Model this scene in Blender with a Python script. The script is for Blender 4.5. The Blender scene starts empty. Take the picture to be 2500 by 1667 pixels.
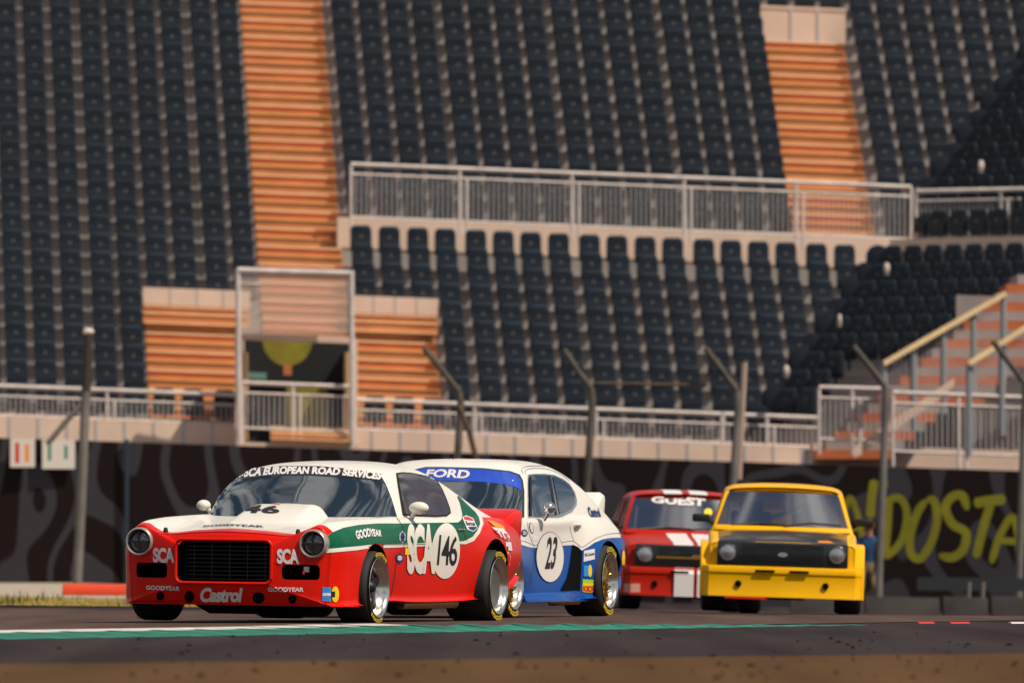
import bpy, bmesh, math, random
from mathutils import Vector, Matrix
from mathutils.bvhtree import BVHTree
from mathutils.geometry import tessellate_polygon
random.seed(7)
PI = math.pi; R = math.radians
scene = bpy.context.scene
# ------------------------------------------------------------------ camera, sky, sun, exposure
F = 26240.0; H = 0.5; VH = 1356.0; TILT = math.atan((VH - 833.5) / F)
cam_d = bpy.data.cameras.new('camera'); cam = bpy.data.objects.new('camera', cam_d)
scene.collection.objects.link(cam); scene.camera = cam
cam.location = (0, 0, H); cam.rotation_euler = (PI/2 + TILT, 0, 0)
cam_d.sensor_width = 36; cam_d.lens = F/2500*36; cam_d.clip_start = 1; cam_d.clip_end = 3000
cam_d.dof.use_dof = True; cam_d.dof.focus_distance = 80.5; cam_d.dof.aperture_fstop = 6.0
SUN = Vector((0.50, -0.34, 0.80)).normalized()
sun_d = bpy.data.lights.new('sun', 'SUN'); sun_d.energy = 4.9; sun_d.angle = R(0.53); sun_d.color = (1.0, 0.89, 0.74)
sun = bpy.data.objects.new('sun', sun_d); scene.collection.objects.link(sun)
sun.rotation_euler = SUN.to_track_quat('Z', 'Y').to_euler(); sun.location = (20, -20, 60)
world = bpy.data.worlds.new('World'); scene.world = world; world.use_nodes = True
nt = world.node_tree; nt.nodes.clear()
wo = nt.nodes.new('ShaderNodeOutputWorld'); bg = nt.nodes.new('ShaderNodeBackground'); bg.inputs[1].default_value = 0.053
sky = nt.nodes.new('ShaderNodeTexSky'); sky.sky_type = 'NISHITA'; sky.sun_disc = False
sky.sun_elevation = math.asin(SUN.z); sky.sun_rotation = math.atan2(SUN.x, SUN.y)
tc = nt.nodes.new('ShaderNodeTexCoord'); mp = nt.nodes.new('ShaderNodeMapping'); mp.inputs[3].default_value = (9, 1.6, 2.6)
nz = nt.nodes.new('ShaderNodeTexNoise'); nz.inputs['Scale'].default_value = 1.9; nz.inputs['Detail'].default_value = 6
rp = nt.nodes.new('ShaderNodeValToRGB'); rp.color_ramp.elements[0].position = .46; rp.color_ramp.elements[1].position = .62
mx = nt.nodes.new('ShaderNodeMix'); mx.data_type = 'RGBA'; mx.inputs[7].default_value = (15, 14.5, 14, 1)
nt.links.new(tc.outputs['Generated'], mp.inputs[0]); nt.links.new(mp.outputs[0], nz.inputs[0]); nt.links.new(nz.outputs[0], rp.inputs[0])
nt.links.new(rp.outputs[0], mx.inputs[0]); nt.links.new(sky.outputs[0], mx.inputs[6]); nt.links.new(mx.outputs[2], bg.inputs[0]); nt.links.new(bg.outputs[0], wo.inputs[0])
scene.view_settings.view_transform = 'Standard'; scene.view_settings.look = 'None'
scene.view_settings.exposure = -0.13; scene.view_settings.gamma = 1
scene.render.engine = 'CYCLES'

# ------------------------------------------------------------------ helpers
C = scene.collection
def ray(u, v):
    d = Vector(((u-1250)/F, (833.5-v)/F, -1)); return cam.rotation_euler.to_matrix() @ d
def at(u, v, D):
    d = ray(u, v); return Vector((0, 0, H)) + d*(D/d.y)
_m = {}
def mat(name, col, rough=.5, metal=0, coat=0, var=.0, vscale=8, bump=0, bscale=40, emit=None, spec=.5, col2=None):
    if name in _m: return _m[name]
    m = bpy.data.materials.new(name); m.use_nodes = True; t = m.node_tree; b = t.nodes['Principled BSDF']
    b.inputs['Base Color'].default_value = (*col, 1); b.inputs['Roughness'].default_value = rough
    b.inputs['Metallic'].default_value = metal; b.inputs['Coat Weight'].default_value = coat; b.inputs['Coat Roughness'].default_value = .04
    b.inputs['Specular IOR Level'].default_value = spec
    if var or col2:
        tc = t.nodes.new('ShaderNodeTexCoord'); n = t.nodes.new('ShaderNodeTexNoise'); n.inputs['Scale'].default_value = vscale; n.inputs['Detail'].default_value = 5
        r = t.nodes.new('ShaderNodeValToRGB'); r.color_ramp.elements[0].position = .35; r.color_ramp.elements[1].position = .68
        c2 = col2 or tuple(min(1, c*(1+var)) for c in col); c1 = col if col2 else tuple(c*(1-var) for c in col)
        r.color_ramp.elements[0].color = (*c1, 1); r.color_ramp.elements[1].color = (*c2, 1)
        t.links.new(tc.outputs['Object'], n.inputs[0]); t.links.new(n.outputs[0], r.inputs[0]); t.links.new(r.outputs[0], b.inputs['Base Color'])
    if bump:
        tc = t.nodes.new('ShaderNodeTexCoord'); n = t.nodes.new('ShaderNodeTexNoise'); n.inputs['Scale'].default_value = bscale; n.inputs['Detail'].default_value = 4
        bp = t.nodes.new('ShaderNodeBump'); bp.inputs['Strength'].default_value = bump; bp.inputs['Distance'].default_value = .02
        t.links.new(tc.outputs['Object'], n.inputs[0]); t.links.new(n.outputs[0], bp.inputs['Height']); t.links.new(bp.outputs[0], b.inputs['Normal'])
    _m[name] = m; return m
def tag(o, label=None, cat=None, group=None, kind=None):
    if label: o['label'] = label
    if cat: o['category'] = cat
    if group: o['group'] = group
    if kind: o['kind'] = kind
    return o
def empty(name, M=None):
    o = bpy.data.objects.new(name, None); C.objects.link(o); o.empty_display_size = .2
    if M is not None: o.matrix_basis = M
    return o
class MB:
    def __init__(s): s.v = []; s.f = []; s.m = []
    def add(s, vs, fs, mi=0, M=None):
        n = len(s.v); s.v += [tuple(M @ Vector(p)) if M is not None else tuple(p) for p in vs]
        s.f += [tuple(n+i for i in f) for f in fs]; s.m += [mi]*len(fs)
    def box(s, c, d, mi=0, M=None):
        x, y, z = c; a, b, e = d[0]/2, d[1]/2, d[2]/2
        vs = [(x+i*a, y+j*b, z+k*e) for i in (-1, 1) for j in (-1, 1) for k in (-1, 1)]
        s.add(vs, [(0,1,3,2),(4,6,7,5),(0,4,5,1),(2,3,7,6),(0,2,6,4),(1,5,7,3)], mi, M)
    def hexa(s, vs, mi=0):  # 8 points: bottom quad then top quad
        s.add(vs, [(3,2,1,0),(4,5,6,7),(0,1,5,4),(1,2,6,5),(2,3,7,6),(3,0,4,7)], mi)
    def tube(s, pts, r, n=8, mi=0, cap=True, r2=None):
        pts = [Vector(p) for p in pts]; rings = []
        for i, p in enumerate(pts):
            t = (pts[min(i+1, len(pts)-1)] - pts[max(i-1, 0)]).normalized()
            a = t.cross(Vector((0,0,1))) if abs(t.z) < .95 else t.cross(Vector((1,0,0)))
            a.normalize(); b = t.cross(a); rr = r if r2 is None else r + (r2-r)*i/(len(pts)-1)
            rings.append([p + (a*math.cos(2*PI*k/n) + b*math.sin(2*PI*k/n))*rr for k in range(n)])
        vs = [q for g in rings for q in g]; fs = []
        for i in range(len(pts)-1):
            for k in range(n): fs.append((i*n+k, i*n+(k+1)%n, (i+1)*n+(k+1)%n, (i+1)*n+k))
        if cap: fs.append(tuple(range(n))[::-1]); fs.append(tuple(range((len(pts)-1)*n, len(pts)*n)))
        s.add(vs, fs, mi)
    def lathe(s, prof, n=32, mi=0, M=None, mis=None):   # profile (r, x): revolve about local X
        vs = []; k = len(prof)
        for a in range(n):
            c, q = math.cos(2*PI*a/n), math.sin(2*PI*a/n)
            vs += [(x, r*c, r*q) for r, x in prof]
        for j in range(k-1):
            fs = [(a*k+j, ((a+1) % n)*k+j, ((a+1) % n)*k+j+1, a*k+j+1) for a in range(n)]
            if j == 0: s.add(vs, fs, mis[j] if mis else mi, M); base = len(s.v)-len(vs)
            else: s.f += [tuple(base+i for i in f) for f in fs]; s.m += [mis[j] if mis else mi]*n
    def prism(s, poly, y0, y1, mi=0, M=None):   # poly in xz, extruded along y
        n = len(poly); vs = [(x, y0, z) for x, z in poly] + [(x, y1, z) for x, z in poly]
        fs = [tuple(range(n)), tuple(range(2*n-1, n-1, -1))] + [(i, (i+1) % n + 0, n+(i+1) % n, n+i) for i in range(n)]
        s.add(vs, fs, mi, M)
    def build(s, name, mats, parent=None, smooth=False, bevel=0, angle=40):
        me = bpy.data.meshes.new(name); me.from_pydata(s.v, [], s.f)
        for m in (mats if isinstance(mats, (list, tuple)) else [mats]): me.materials.append(m)
        me.polygons.foreach_set('material_index', s.m)
        bm = bmesh.new(); bm.from_mesh(me); bmesh.ops.remove_doubles(bm, verts=bm.verts, dist=1e-5); bmesh.ops.recalc_face_normals(bm, faces=bm.faces)
        if bevel: bmesh.ops.bevel(bm, geom=[e for e in bm.edges if len(e.link_faces) == 2 and e.calc_face_angle(0) > R(30)], offset=bevel, segments=2, affect='EDGES', profile=.5)
        if smooth or bevel:
            for f in bm.faces: f.smooth = True
            for e in bm.edges:
                if len(e.link_faces) == 2 and e.calc_face_angle(0) > R(angle): e.smooth = False
        bm.to_mesh(me); bm.free()
        o = bpy.data.objects.new(name, me); C.objects.link(o); o.parent = parent; return o
def link(name, me, parent=None):
    o = bpy.data.objects.new(name, me); C.objects.link(o); o.parent = parent; return o
def sph(mb, c, r, n=12, mi=0):
    c = Vector(c); r = r if isinstance(r, tuple) else (r, r, r); vs = []; fs = []; m = n//2
    for i in range(m+1):
        for k in range(n):
            a = PI*i/m; b = 2*PI*k/n; vs.append((c.x+r[0]*math.sin(a)*math.cos(b), c.y+r[1]*math.sin(a)*math.sin(b), c.z+r[2]*math.cos(a)))
    for i in range(m):
        for k in range(n): fs.append((i*n+k, i*n+(k+1) % n, (i+1)*n+(k+1) % n, (i+1)*n+k))
    mb.add(vs, fs, mi)
def cr(p0, p1, p2, p3, t):
    return 0.5*((2*p1) + (p2-p0)*t + (2*p0-5*p1+4*p2-p3)*t*t + (3*p1-p0-3*p2+p3)*t**3)
def resample(pts, n):
    out = []
    for i in range(len(pts)-1):
        a = pts[max(i-1, 0)]; b = pts[i]; c = pts[i+1]; d = pts[min(i+2, len(pts)-1)]
        for k in range(n): out.append(cr(a, b, c, d, k/n))
    out.append(pts[-1]); return out
def loft(stations, ny=5, ns=5, matf=None, mb=None, close_bottom=True):
    """stations: half sections of Vectors, mirrored in x; smooth both ways; matf(i, j, centre) -> material index"""
    mb = mb or MB(); secs = [resample([Vector(p) for p in s], ns) for s in stations]; k = len(secs[0])
    cols = [resample([s[j] for s in secs], ny) for j in range(k)]; n = len(cols[0])
    vs = []; idx = {}
    for i in range(n):
        for j in range(k):
            p = cols[j][i]; idx[i, j, 1] = len(vs); vs.append(tuple(p))
            idx[i, j, -1] = len(vs); vs.append((-p.x, p.y, p.z))
    base = len(mb.v); mb.v += vs
    for i in range(n-1):
        for j in range(k-1):
            c = (cols[j][i]+cols[j+1][i+1])/2; mi = matf(i/ny, j/ns, c) if matf else 0
            for s in (1, -1):
                q = [idx[i, j, s], idx[i+1, j, s], idx[i+1, j+1, s], idx[i, j+1, s]]
                mb.f.append(tuple(base+a for a in (q if s == 1 else q[::-1]))); mb.m.append(mi)
    return mb
def boolean(o, cutters):
    for c in cutters:
        m = o.modifiers.new('b', 'BOOLEAN'); m.object = c; m.operation = 'DIFFERENCE'; m.solver = 'MANIFOLD'
    dg = bpy.context.evaluated_depsgraph_get(); dg.update()
    me = bpy.data.meshes.new_from_object(o.evaluated_get(dg), depsgraph=dg); o.modifiers.clear(); o.data = me
    for c in cutters: bpy.data.objects.remove(c, do_unlink=True)
    return o
def bvh_of(objs):
    vs = []; fs = []; 
    for o in objs:
        M = world_m(o); b = len(vs); vs += [M @ v.co for v in o.data.vertices]; fs += [tuple(b+i for i in p.vertices) for p in o.data.polygons if o.data.materials[p.material_index].name != 'cavity_black']
    return BVHTree.FromPolygons(vs, fs)
def world_m(o):
    return (world_m(o.parent) if o.parent else Matrix.Identity(4)) @ o.matrix_basis
def project(name, tris2d, bvh, m, parent, off=.004, cell=7, mirror=False, smooth=True):
    """2-D triangles given in picture coordinates, cut fine, laid on the bodywork and kept as real mesh on it"""
    bm = bmesh.new()
    for t in tris2d:
        try: bm.faces.new([bm.verts.new((p[0], p[1], 0)) for p in t])
        except Exception: pass
    bmesh.ops.remove_doubles(bm, verts=bm.verts, dist=1e-3)
    xs = [v.co.x for v in bm.verts]; ys = [v.co.y for v in bm.verts]
    for ax, lo, hi in ((0, min(xs), max(xs)), (1, min(ys), max(ys))):
        k = lo + cell
        while k < hi:
            co = (k, 0, 0) if ax == 0 else (0, k, 0); no = (1, 0, 0) if ax == 0 else (0, 1, 0)
            bmesh.ops.bisect_plane(bm, geom=bm.verts[:]+bm.edges[:]+bm.faces[:], plane_co=co, plane_no=no); k += cell
    W = world_m(parent); Wi = W.inverted(); bad = []; o0 = Vector((0, 0, H))
    for v in bm.verts:
        d = ray(v.co.x, v.co.y).normalized(); hit, n, i, dist = bvh.ray_cast(o0, d)
        if hit is None: bad.append(v); continue
        if n.dot(d) > 0: bad.append(v); continue
        v.co = Wi @ (hit + n*off)
    bmesh.ops.delete(bm, geom=bad, context='VERTS')
    long = [f for f in bm.faces if max(e.calc_length() for e in f.edges) > .5]
    bmesh.ops.delete(bm, geom=long, context='FACES')
    if mirror:
        me2 = bpy.data.meshes.new(name); bm.to_mesh(me2); me2.materials.append(m)
        for v in me2.vertices: v.co.x *= -1
        link(name, me2, parent)
    for f in bm.faces: f.smooth = smooth
    bm.normal_update(); me = bpy.data.meshes.new(name); bm.to_mesh(me); bm.free(); me.materials.append(m)
    return link(name, me, parent)
def poly_tris(poly, smooth=0):
    if smooth:
        P = [Vector((p[0], p[1], 0)) for p in poly]; n = len(P); out = []
        for i in range(n):
            for k in range(smooth): out.append(cr(P[i-1], P[i], P[(i+1) % n], P[(i+2) % n], k/smooth))
        poly = [(p.x, p.y) for p in out]
    v = [Vector((p[0], p[1], 0)) for p in poly]
    return [[(v[i].x, v[i].y) for i in t] for t in tessellate_polygon([v])]
def ell(cx, cy, rx, ry, n=28, lean=0):
    return [(cx+rx*math.cos(2*PI*k/n)+lean*math.sin(2*PI*k/n)*ry, cy+ry*math.sin(2*PI*k/n)) for k in range(n)]
_txt = {}
def text_tris(s, bold=.02, space=1.0):
    """glyph triangles normalised to the unit box, y up"""
    key = (s, bold, space)
    if key in _txt: return _txt[key]
    cu = bpy.data.curves.new('t', 'FONT'); cu.body = s; cu.offset = bold; cu.resolution_u = 4; cu.space_character = space
    o = bpy.data.objects.new('t', cu); C.objects.link(o); dg = bpy.context.evaluated_depsgraph_get(); dg.update()
    me = bpy.data.meshes.new_from_object(o.evaluated_get(dg), depsgraph=dg); me.calc_loop_triangles()
    vs = [v.co.copy() for v in me.vertices]; x0 = min(v.x for v in vs); x1 = max(v.x for v in vs); y0 = min(v.y for v in vs); y1 = max(v.y for v in vs)
    T = [[((vs[i].x-x0)/(x1-x0), (vs[i].y-y0)/(y1-y0)) for i in t.vertices] for t in me.loop_triangles]
    bpy.data.objects.remove(o, do_unlink=True); _txt[key] = T; return T
def quad_map(T, top, bot):
    """top / bot: equal-length point lists left to right"""
    def ev(L, t):
        n = len(L)-1; k = min(int(t*n), n-1); a = t*n-k; return (L[k][0]*(1-a)+L[k+1][0]*a, L[k][1]*(1-a)+L[k+1][1]*a)
    out = []
    for t in T:
        q = []
        for x, y in t:
            a = ev(bot, x); b = ev(top, x); q.append((a[0]*(1-y)+b[0]*y, a[1]*(1-y)+b[1]*y))
        out.append(q)
    return out
c1 = lambda *P: [(280+x/3.408, 1090+y/3.408) for x, y in P]
c2 = lambda *P: [(780+x/3.41, 1090+y/3.41) for x, y in P]
c3 = lambda *P: [(1100+x/3.409, 1090+y/3.409) for x, y in P]
c4 = lambda *P: [(1460+x/3.459, 1150+y/3.459) for x, y in P]

# ------------------------------------------------------------------ materials
tarmac_bump = dict(bump=.5, bscale=60)
M_red = mat('red_paint', (.68, .008, .001), .3, coat=.12, var=.05, vscale=1.5, spec=.22)
M_white = mat('white_paint', (.78, .74, .67), .4, coat=.35, var=.03, vscale=2)
M_green = mat('green_paint', (.001, .10, .045), .35, coat=.1, spec=.2)
M_blue = mat('blue_paint', (.002, .07, .33), .3, coat=.12, var=.06, vscale=1.5, spec=.2)
M_yel = mat('yellow_paint', (.90, .46, .001), .35, coat=.1, spec=.2, var=.05, vscale=2)
M_ored = mat('orange_red_paint', (.46, .014, .002), .35, coat=.1, spec=.2, var=.06, vscale=2)
M_black = mat('black_plastic', (.006, .006, .007), .5)
M_blackp = mat('black_paint', (.012, .013, .016), .35, coat=.4)
M_cav = mat('cavity_black', (.003, .003, .003), .9, spec=.1)
M_letw = mat('white_vinyl', (.72, .68, .68), .5)
M_letb = mat('black_vinyl', (.01, .01, .012), .5)
M_dkblue = mat('dark_blue_vinyl', (.01, .03, .14), .5)
M_sky = mat('sky_blue_vinyl', (.03, .26, .72), .5)
M_yv = mat('yellow_vinyl', (.85, .62, .01), .5)
M_banner = mat('blue_banner_vinyl', (.02, .075, .50), .25, coat=.5, var=.12, vscale=3)
M_redv = mat('red_vinyl', (.6, .02, .01), .5)
M_orv = mat('orange_vinyl', (.8, .25, .02), .5)
M_lime = mat('lime_vinyl', (.35, .6, .02), .5)
M_chrome = mat('chrome', (.75, .74, .72), .12, metal=1)
M_alu = mat('polished_aluminium', (.72, .69, .64), .22, metal=1, var=.05, vscale=20)
M_gold = mat('gold_alloy', (.55, .33, .06), .3, metal=1, var=.15, vscale=30)
M_pipe = mat('brass_exhaust', (.55, .36, .13), .35, metal=1, var=.2, vscale=30)
M_tyre = mat('tyre_rubber', (.014, .013, .013), .75, var=.2, vscale=12, bump=.15, bscale=60)
M_tyrey = mat('yellow_tyre_paint', (.75, .50, .01), .6, var=.2, vscale=40)
M_lens = mat('headlamp_glass', (.16, .16, .18), .08, metal=.85)
M_glass = mat('dark_window_glass', (.012, .022, .03), .05, coat=1, spec=1)
M_glass.node_tree.nodes['Principled BSDF'].inputs['Coat IOR'].default_value = 2.3; M_glass.node_tree.nodes['Principled BSDF'].inputs['Coat Tint'].default_value = (.9, .97, 1, 1)
M_glassb = mat('brown_window_glass', (.05, .033, .03), .12, coat=.6, spec=.6, var=.3, vscale=3)
M_rubber = mat('black_rubber', (.008, .008, .009), .6)
M_frit = mat('black_sun_strip', (.016, .016, .02), .3, coat=.4)
def glass_mat(name, tint, mixv, rough=.03):
    m = bpy.data.materials.new(name); m.use_nodes = True; t = m.node_tree; t.nodes.clear()
    o = t.nodes.new('ShaderNodeOutputMaterial'); tr = t.nodes.new('ShaderNodeBsdfTransparent'); gl = t.nodes.new('ShaderNodeBsdfGlossy'); mx = t.nodes.new('ShaderNodeMixShader')
    tr.inputs[0].default_value = (*tint, 1); gl.inputs['Roughness'].default_value = rough; mx.inputs[0].default_value = mixv
    t.links.new(tr.outputs[0], mx.inputs[1]); t.links.new(gl.outputs[0], mx.inputs[2]); t.links.new(mx.outputs[0], o.inputs[0]); return m
M_clear = glass_mat('clear_windscreen', (.8, .83, .86), .7, .07)

# ------------------------------------------------------------------ ground
def gz(x, y):
    if y < 88 or x < -8: return 0.0
    return -.033*(min(x, 14)+8)*min(1, (y-88)/80)
def sheet(name, poly_fn, mats, dz, ulo, uhi, nu, ylist, kind='structure'):
    pass
def strip(name, A, B, m, dz, nx=30, bz=None):
    """surface between two ground polylines A and B (near and far), following the terrain"""
    vs = []; fs = []; n = len(A)
    rows = 8
    for j in range(rows+1):
        t = j/rows
        for i in range(n):
            x = A[i][0]*(1-t)+B[i][0]*t; y = A[i][1]*(1-t)+B[i][1]*t; vs.append((x, y, gz(x, y)+dz))
    for j in range(rows):
        for i in range(n-1): fs.append((j*n+i, j*n+i+1, (j+1)*n+i+1, (j+1)*n+i))
    me = bpy.data.meshes.new(name); me.from_pydata(vs, [], fs); me.materials.append(m)
    o = link(name, me); o['kind'] = 'structure'; return o
def asphalt(name, c1_, c2_, sx=1, specks=True):
    m = bpy.data.materials.new(name); m.use_nodes = True; t = m.node_tree; b = t.nodes['Principled BSDF']; b.inputs['Roughness'].default_value = .95; b.inputs['Specular IOR Level'].default_value = .08
    tc = t.nodes.new('ShaderNodeTexCoord'); mp = t.nodes.new('ShaderNodeMapping'); mp.inputs['Rotation'].default_value = (0, 0, R(23)); mp.inputs['Scale'].default_value = (1, .035, 1)
    n = t.nodes.new('ShaderNodeTexNoise'); n.inputs['Scale'].default_value = 1.6; n.inputs['Detail'].default_value = 8
    r = t.nodes.new('ShaderNodeValToRGB'); r.color_ramp.elements[0].position = .3; r.color_ramp.elements[1].position = .72
    r.color_ramp.elements[0].color = (*c1_, 1); r.color_ramp.elements[1].color = (*c2_, 1)
    t.links.new(tc.outputs['Object'], mp.inputs[0]); t.links.new(mp.outputs[0], n.inputs[0]); t.links.new(n.outputs[0], r.inputs[0])
    n2 = t.nodes.new('ShaderNodeTexNoise'); n2.inputs['Scale'].default_value = 90; n2.inputs['Detail'].default_value = 3
    t.links.new(tc.outputs['Object'], n2.inputs[0])
    mm = t.nodes.new('ShaderNodeMix'); mm.data_type = 'RGBA'; mm.blend_type = 'MULTIPLY'; mm.inputs[0].default_value = .5
    t.links.new(r.outputs[0], mm.inputs[6]); t.links.new(n2.outputs[0], mm.inputs[7]); t.links.new(mm.outputs[2], b.inputs['Base Color'])
    bp = t.nodes.new('ShaderNodeBump'); bp.inputs['Strength'].default_value = .4; bp.inputs['Distance'].default_value = .01
    t.links.new(n2.outputs[0], bp.inputs['Height']); t.links.new(bp.outputs[0], b.inputs['Normal']); return m
M_tar1 = asphalt('dark_asphalt', (.024, .019, .020), (.066, .052, .052))
M_tar2 = asphalt('race_asphalt', (.08, .050, .040), (.145, .096, .082))
M_brown = asphalt('brown_runoff', (.088, .045, .018), (.15, .080, .033))
# the ground: one sheet to the horizon
xs = [-900, -200, -60, -30, -14, -8, -4, 0, 4, 8, 14, 30, 60, 200, 900]; ys = [-60, 10, 40, 60, 88, 100, 112, 124, 140, 155, 168, 190, 240, 400, 1500]
vs = [(x, y, gz(x, y)) for y in ys for x in xs]; n = len(xs)
me = bpy.data.meshes.new('ground'); me.from_pydata(vs, [], [(j*n+i, j*n+i+1, (j+1)*n+i+1, (j+1)*n+i) for j in range(len(ys)-1) for i in range(n-1)])
me.materials.append(M_tar1); link('ground', me)['kind'] = 'structure'
def gp(u, v):   # flat ground point under a pixel
    d = ray(u, v); t = -H/d.z; return (d.x*t, d.y*t)
def lerp2(a, b, t): return (a[0]*(1-t)+b[0]*t, a[1]*(1-t)+b[1]*t)
# kerb edge line (near edge)
K0 = gp(0, 1560); K1 = gp(2120, 1525.5)
kd = Vector((K1[0]-K0[0], K1[1]-K0[1])).normalized(); kn = Vector((-kd.y, kd.x))
if kn.x > 0: kn = -kn
K = lambda s, w: (K0[0]+kd.x*s+kn.x*w, K0[1]+kd.y*s+kn.y*w)
klen = (Vector(K1)-Vector(K0)).length
strip('track', [K(s, .9) for s in (-40, -10, 0, 8, 16, 24, 34, 50, 70, 90)], [K(s, 26) for s in (-40, -10, 0, 8, 16, 24, 34, 50, 70, 90)], M_tar2, .004)
BR0 = gp(0, 1622); BR1 = gp(2500, 1596); bd = Vector((BR1[0]-BR0[0], BR1[1]-BR0[1])).normalized()
BB = lambda s, w: (BR0[0]+bd.x*s+bd.y*w, BR0[1]+bd.y*s-bd.x*w)
strip('runoff', [BB(s, 24) for s in (-30, -10, 0, 8, 20, 40)], [BB(s, 0) for s in (-30, -10, 0, 8, 20, 40)], M_brown, .004)
# kerb: one raised kerb of painted teeth, tapering into the road at its far end
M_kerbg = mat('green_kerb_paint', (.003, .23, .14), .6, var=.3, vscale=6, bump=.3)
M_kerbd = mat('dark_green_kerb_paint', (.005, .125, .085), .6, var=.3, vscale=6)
M_kerbw = mat('white_kerb_paint', (.62, .56, .52), .7, var=.25, vscale=5)
sm = lambda x: max(0, min(1, x))**2*(3-2*max(0, min(1, x)))
kb = MB(); step = .66; s = -30
sm = lambda x: max(0, min(1, x))**2*(3-2*max(0, min(1, x)))
wk = 1.0
while s < klen:
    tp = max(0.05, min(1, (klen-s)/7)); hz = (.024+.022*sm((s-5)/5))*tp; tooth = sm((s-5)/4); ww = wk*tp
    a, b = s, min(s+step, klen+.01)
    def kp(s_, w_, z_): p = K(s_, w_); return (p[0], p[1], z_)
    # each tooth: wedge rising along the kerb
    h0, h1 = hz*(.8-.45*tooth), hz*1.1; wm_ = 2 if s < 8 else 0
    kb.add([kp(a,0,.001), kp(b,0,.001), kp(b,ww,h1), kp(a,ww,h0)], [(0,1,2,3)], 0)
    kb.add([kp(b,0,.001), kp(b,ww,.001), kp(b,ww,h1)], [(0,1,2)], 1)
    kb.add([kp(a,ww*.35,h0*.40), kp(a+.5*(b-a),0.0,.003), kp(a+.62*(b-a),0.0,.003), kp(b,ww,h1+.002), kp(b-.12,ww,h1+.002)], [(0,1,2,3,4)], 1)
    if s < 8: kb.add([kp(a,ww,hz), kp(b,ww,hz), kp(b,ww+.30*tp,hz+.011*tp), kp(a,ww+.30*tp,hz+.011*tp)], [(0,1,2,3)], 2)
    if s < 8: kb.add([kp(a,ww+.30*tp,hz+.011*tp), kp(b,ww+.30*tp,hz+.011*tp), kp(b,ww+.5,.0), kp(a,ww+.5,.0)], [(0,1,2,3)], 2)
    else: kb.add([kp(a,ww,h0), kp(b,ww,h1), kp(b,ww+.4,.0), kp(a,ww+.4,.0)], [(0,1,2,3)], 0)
    s += step
ko = kb.build('kerb', [M_kerbg, M_kerbd, M_kerbw]); tag(ko, 'green sawtooth painted kerb with white rear edge along the track', 'kerb')
kb = MB()
for u0, u1, m_ in ((2244, 2282, 0), (2322, 2368, 0), (2470, 2560, 1)):
    a, b = gp(u0, 1521.5), gp(u1, 1521)
    kb.hexa([(a[0], a[1], .0), (b[0], b[1], .0), (b[0], b[1]+.6, .0), (a[0], a[1]+.6, .0), (a[0], a[1]+.1, .010), (b[0], b[1]+.1, .010), (b[0], b[1]+.5, .010), (a[0], a[1]+.5, .010)], m_)
tag(kb.build('kerb_end', [M_redv, M_kerbw]), 'faint short red and white kerb dashes at right past the green kerb', 'kerb')
# rubber crumbs on the asphalt
mb = MB()
for k in range(230):
    u = random.uniform(-50, 2550); v = 1545 + (random.random()**.8)*118; 
    if u < 1500 and random.random() < .45: continue
    x, y = gp(u, v)
    if v < 1562 - (u/2120)*35: continue
    a = random.uniform(0, PI); l = random.uniform(.006, .035)*random.uniform(.4, 1); w = l*random.uniform(.3, .7); M = Matrix.Translation((x, y, .006)) @ Matrix.Rotation(a, 4, 'Z')
    mb.add([(l,0,0),(l*.3,w,.002),(-l*.6,w*.8,0),(-l,-w*.2,0),(-l*.2,-w,0),(l*.6,-w*.6,0),(0,0,.006+l*.25)], [(0,1,6),(1,2,6),(2,3,6),(3,4,6),(4,5,6),(5,0,6)], 0, M)
tag(mb.build('rubber_crumbs', M_cav), 'scattered black rubber crumbs on the asphalt', 'debris', kind='stuff')

# ------------------------------------------------------------------ verge on the left
M_dry = mat('dry_grass_soil', (.30, .20, .045), .95, col2=(.16, .14, .03), vscale=3)
M_gravel = mat('pale_gravel', (.42, .35, .27), .95, col2=(.30, .25, .20), vscale=14)
strip('grass_verge', [(-60, 112), (-8, 112), (-5, 112.5), (-2.6, 113)], [(-60, 137), (-8, 137), (-5, 138), (-2.6, 138.5)], M_dry, .012)
strip('gravel', [(-60, 137), (-8, 137), (-5, 138), (-2.6, 138.5)], [(-60, 200), (-8, 200), (-5, 200), (-2.6, 200)], M_gravel, .008)
mb = MB()
for k in range(2600):
    y = random.uniform(112.3, 122) if k % 3 else random.uniform(112, 136); x = random.uniform(-7.5, -2.7); z0 = gz(x, y)+.01; cl = math.sin(x*4.3)+math.sin(x*9.1+1)
    h = random.uniform(.02, .06)*(1+.9*max(0, cl)); a = random.uniform(0, PI); w = .008; dx = random.uniform(-.03, .03)
    mb.add([(x-w*math.cos(a), y-w*math.sin(a), z0), (x+w*math.cos(a), y+w*math.sin(a), z0), (x+dx, y, z0+h)], [(0,1,2)], 0 if cl > .9 and random.random() < .7 else 1)
tag(mb.build('grass', [mat('green_blade', (.05, .085, .012), .8), mat('straw_blade', (.36, .26, .06), .9)]), 'dry yellow grass with green tufts on the verge at left', 'grass', kind='stuff')

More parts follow.
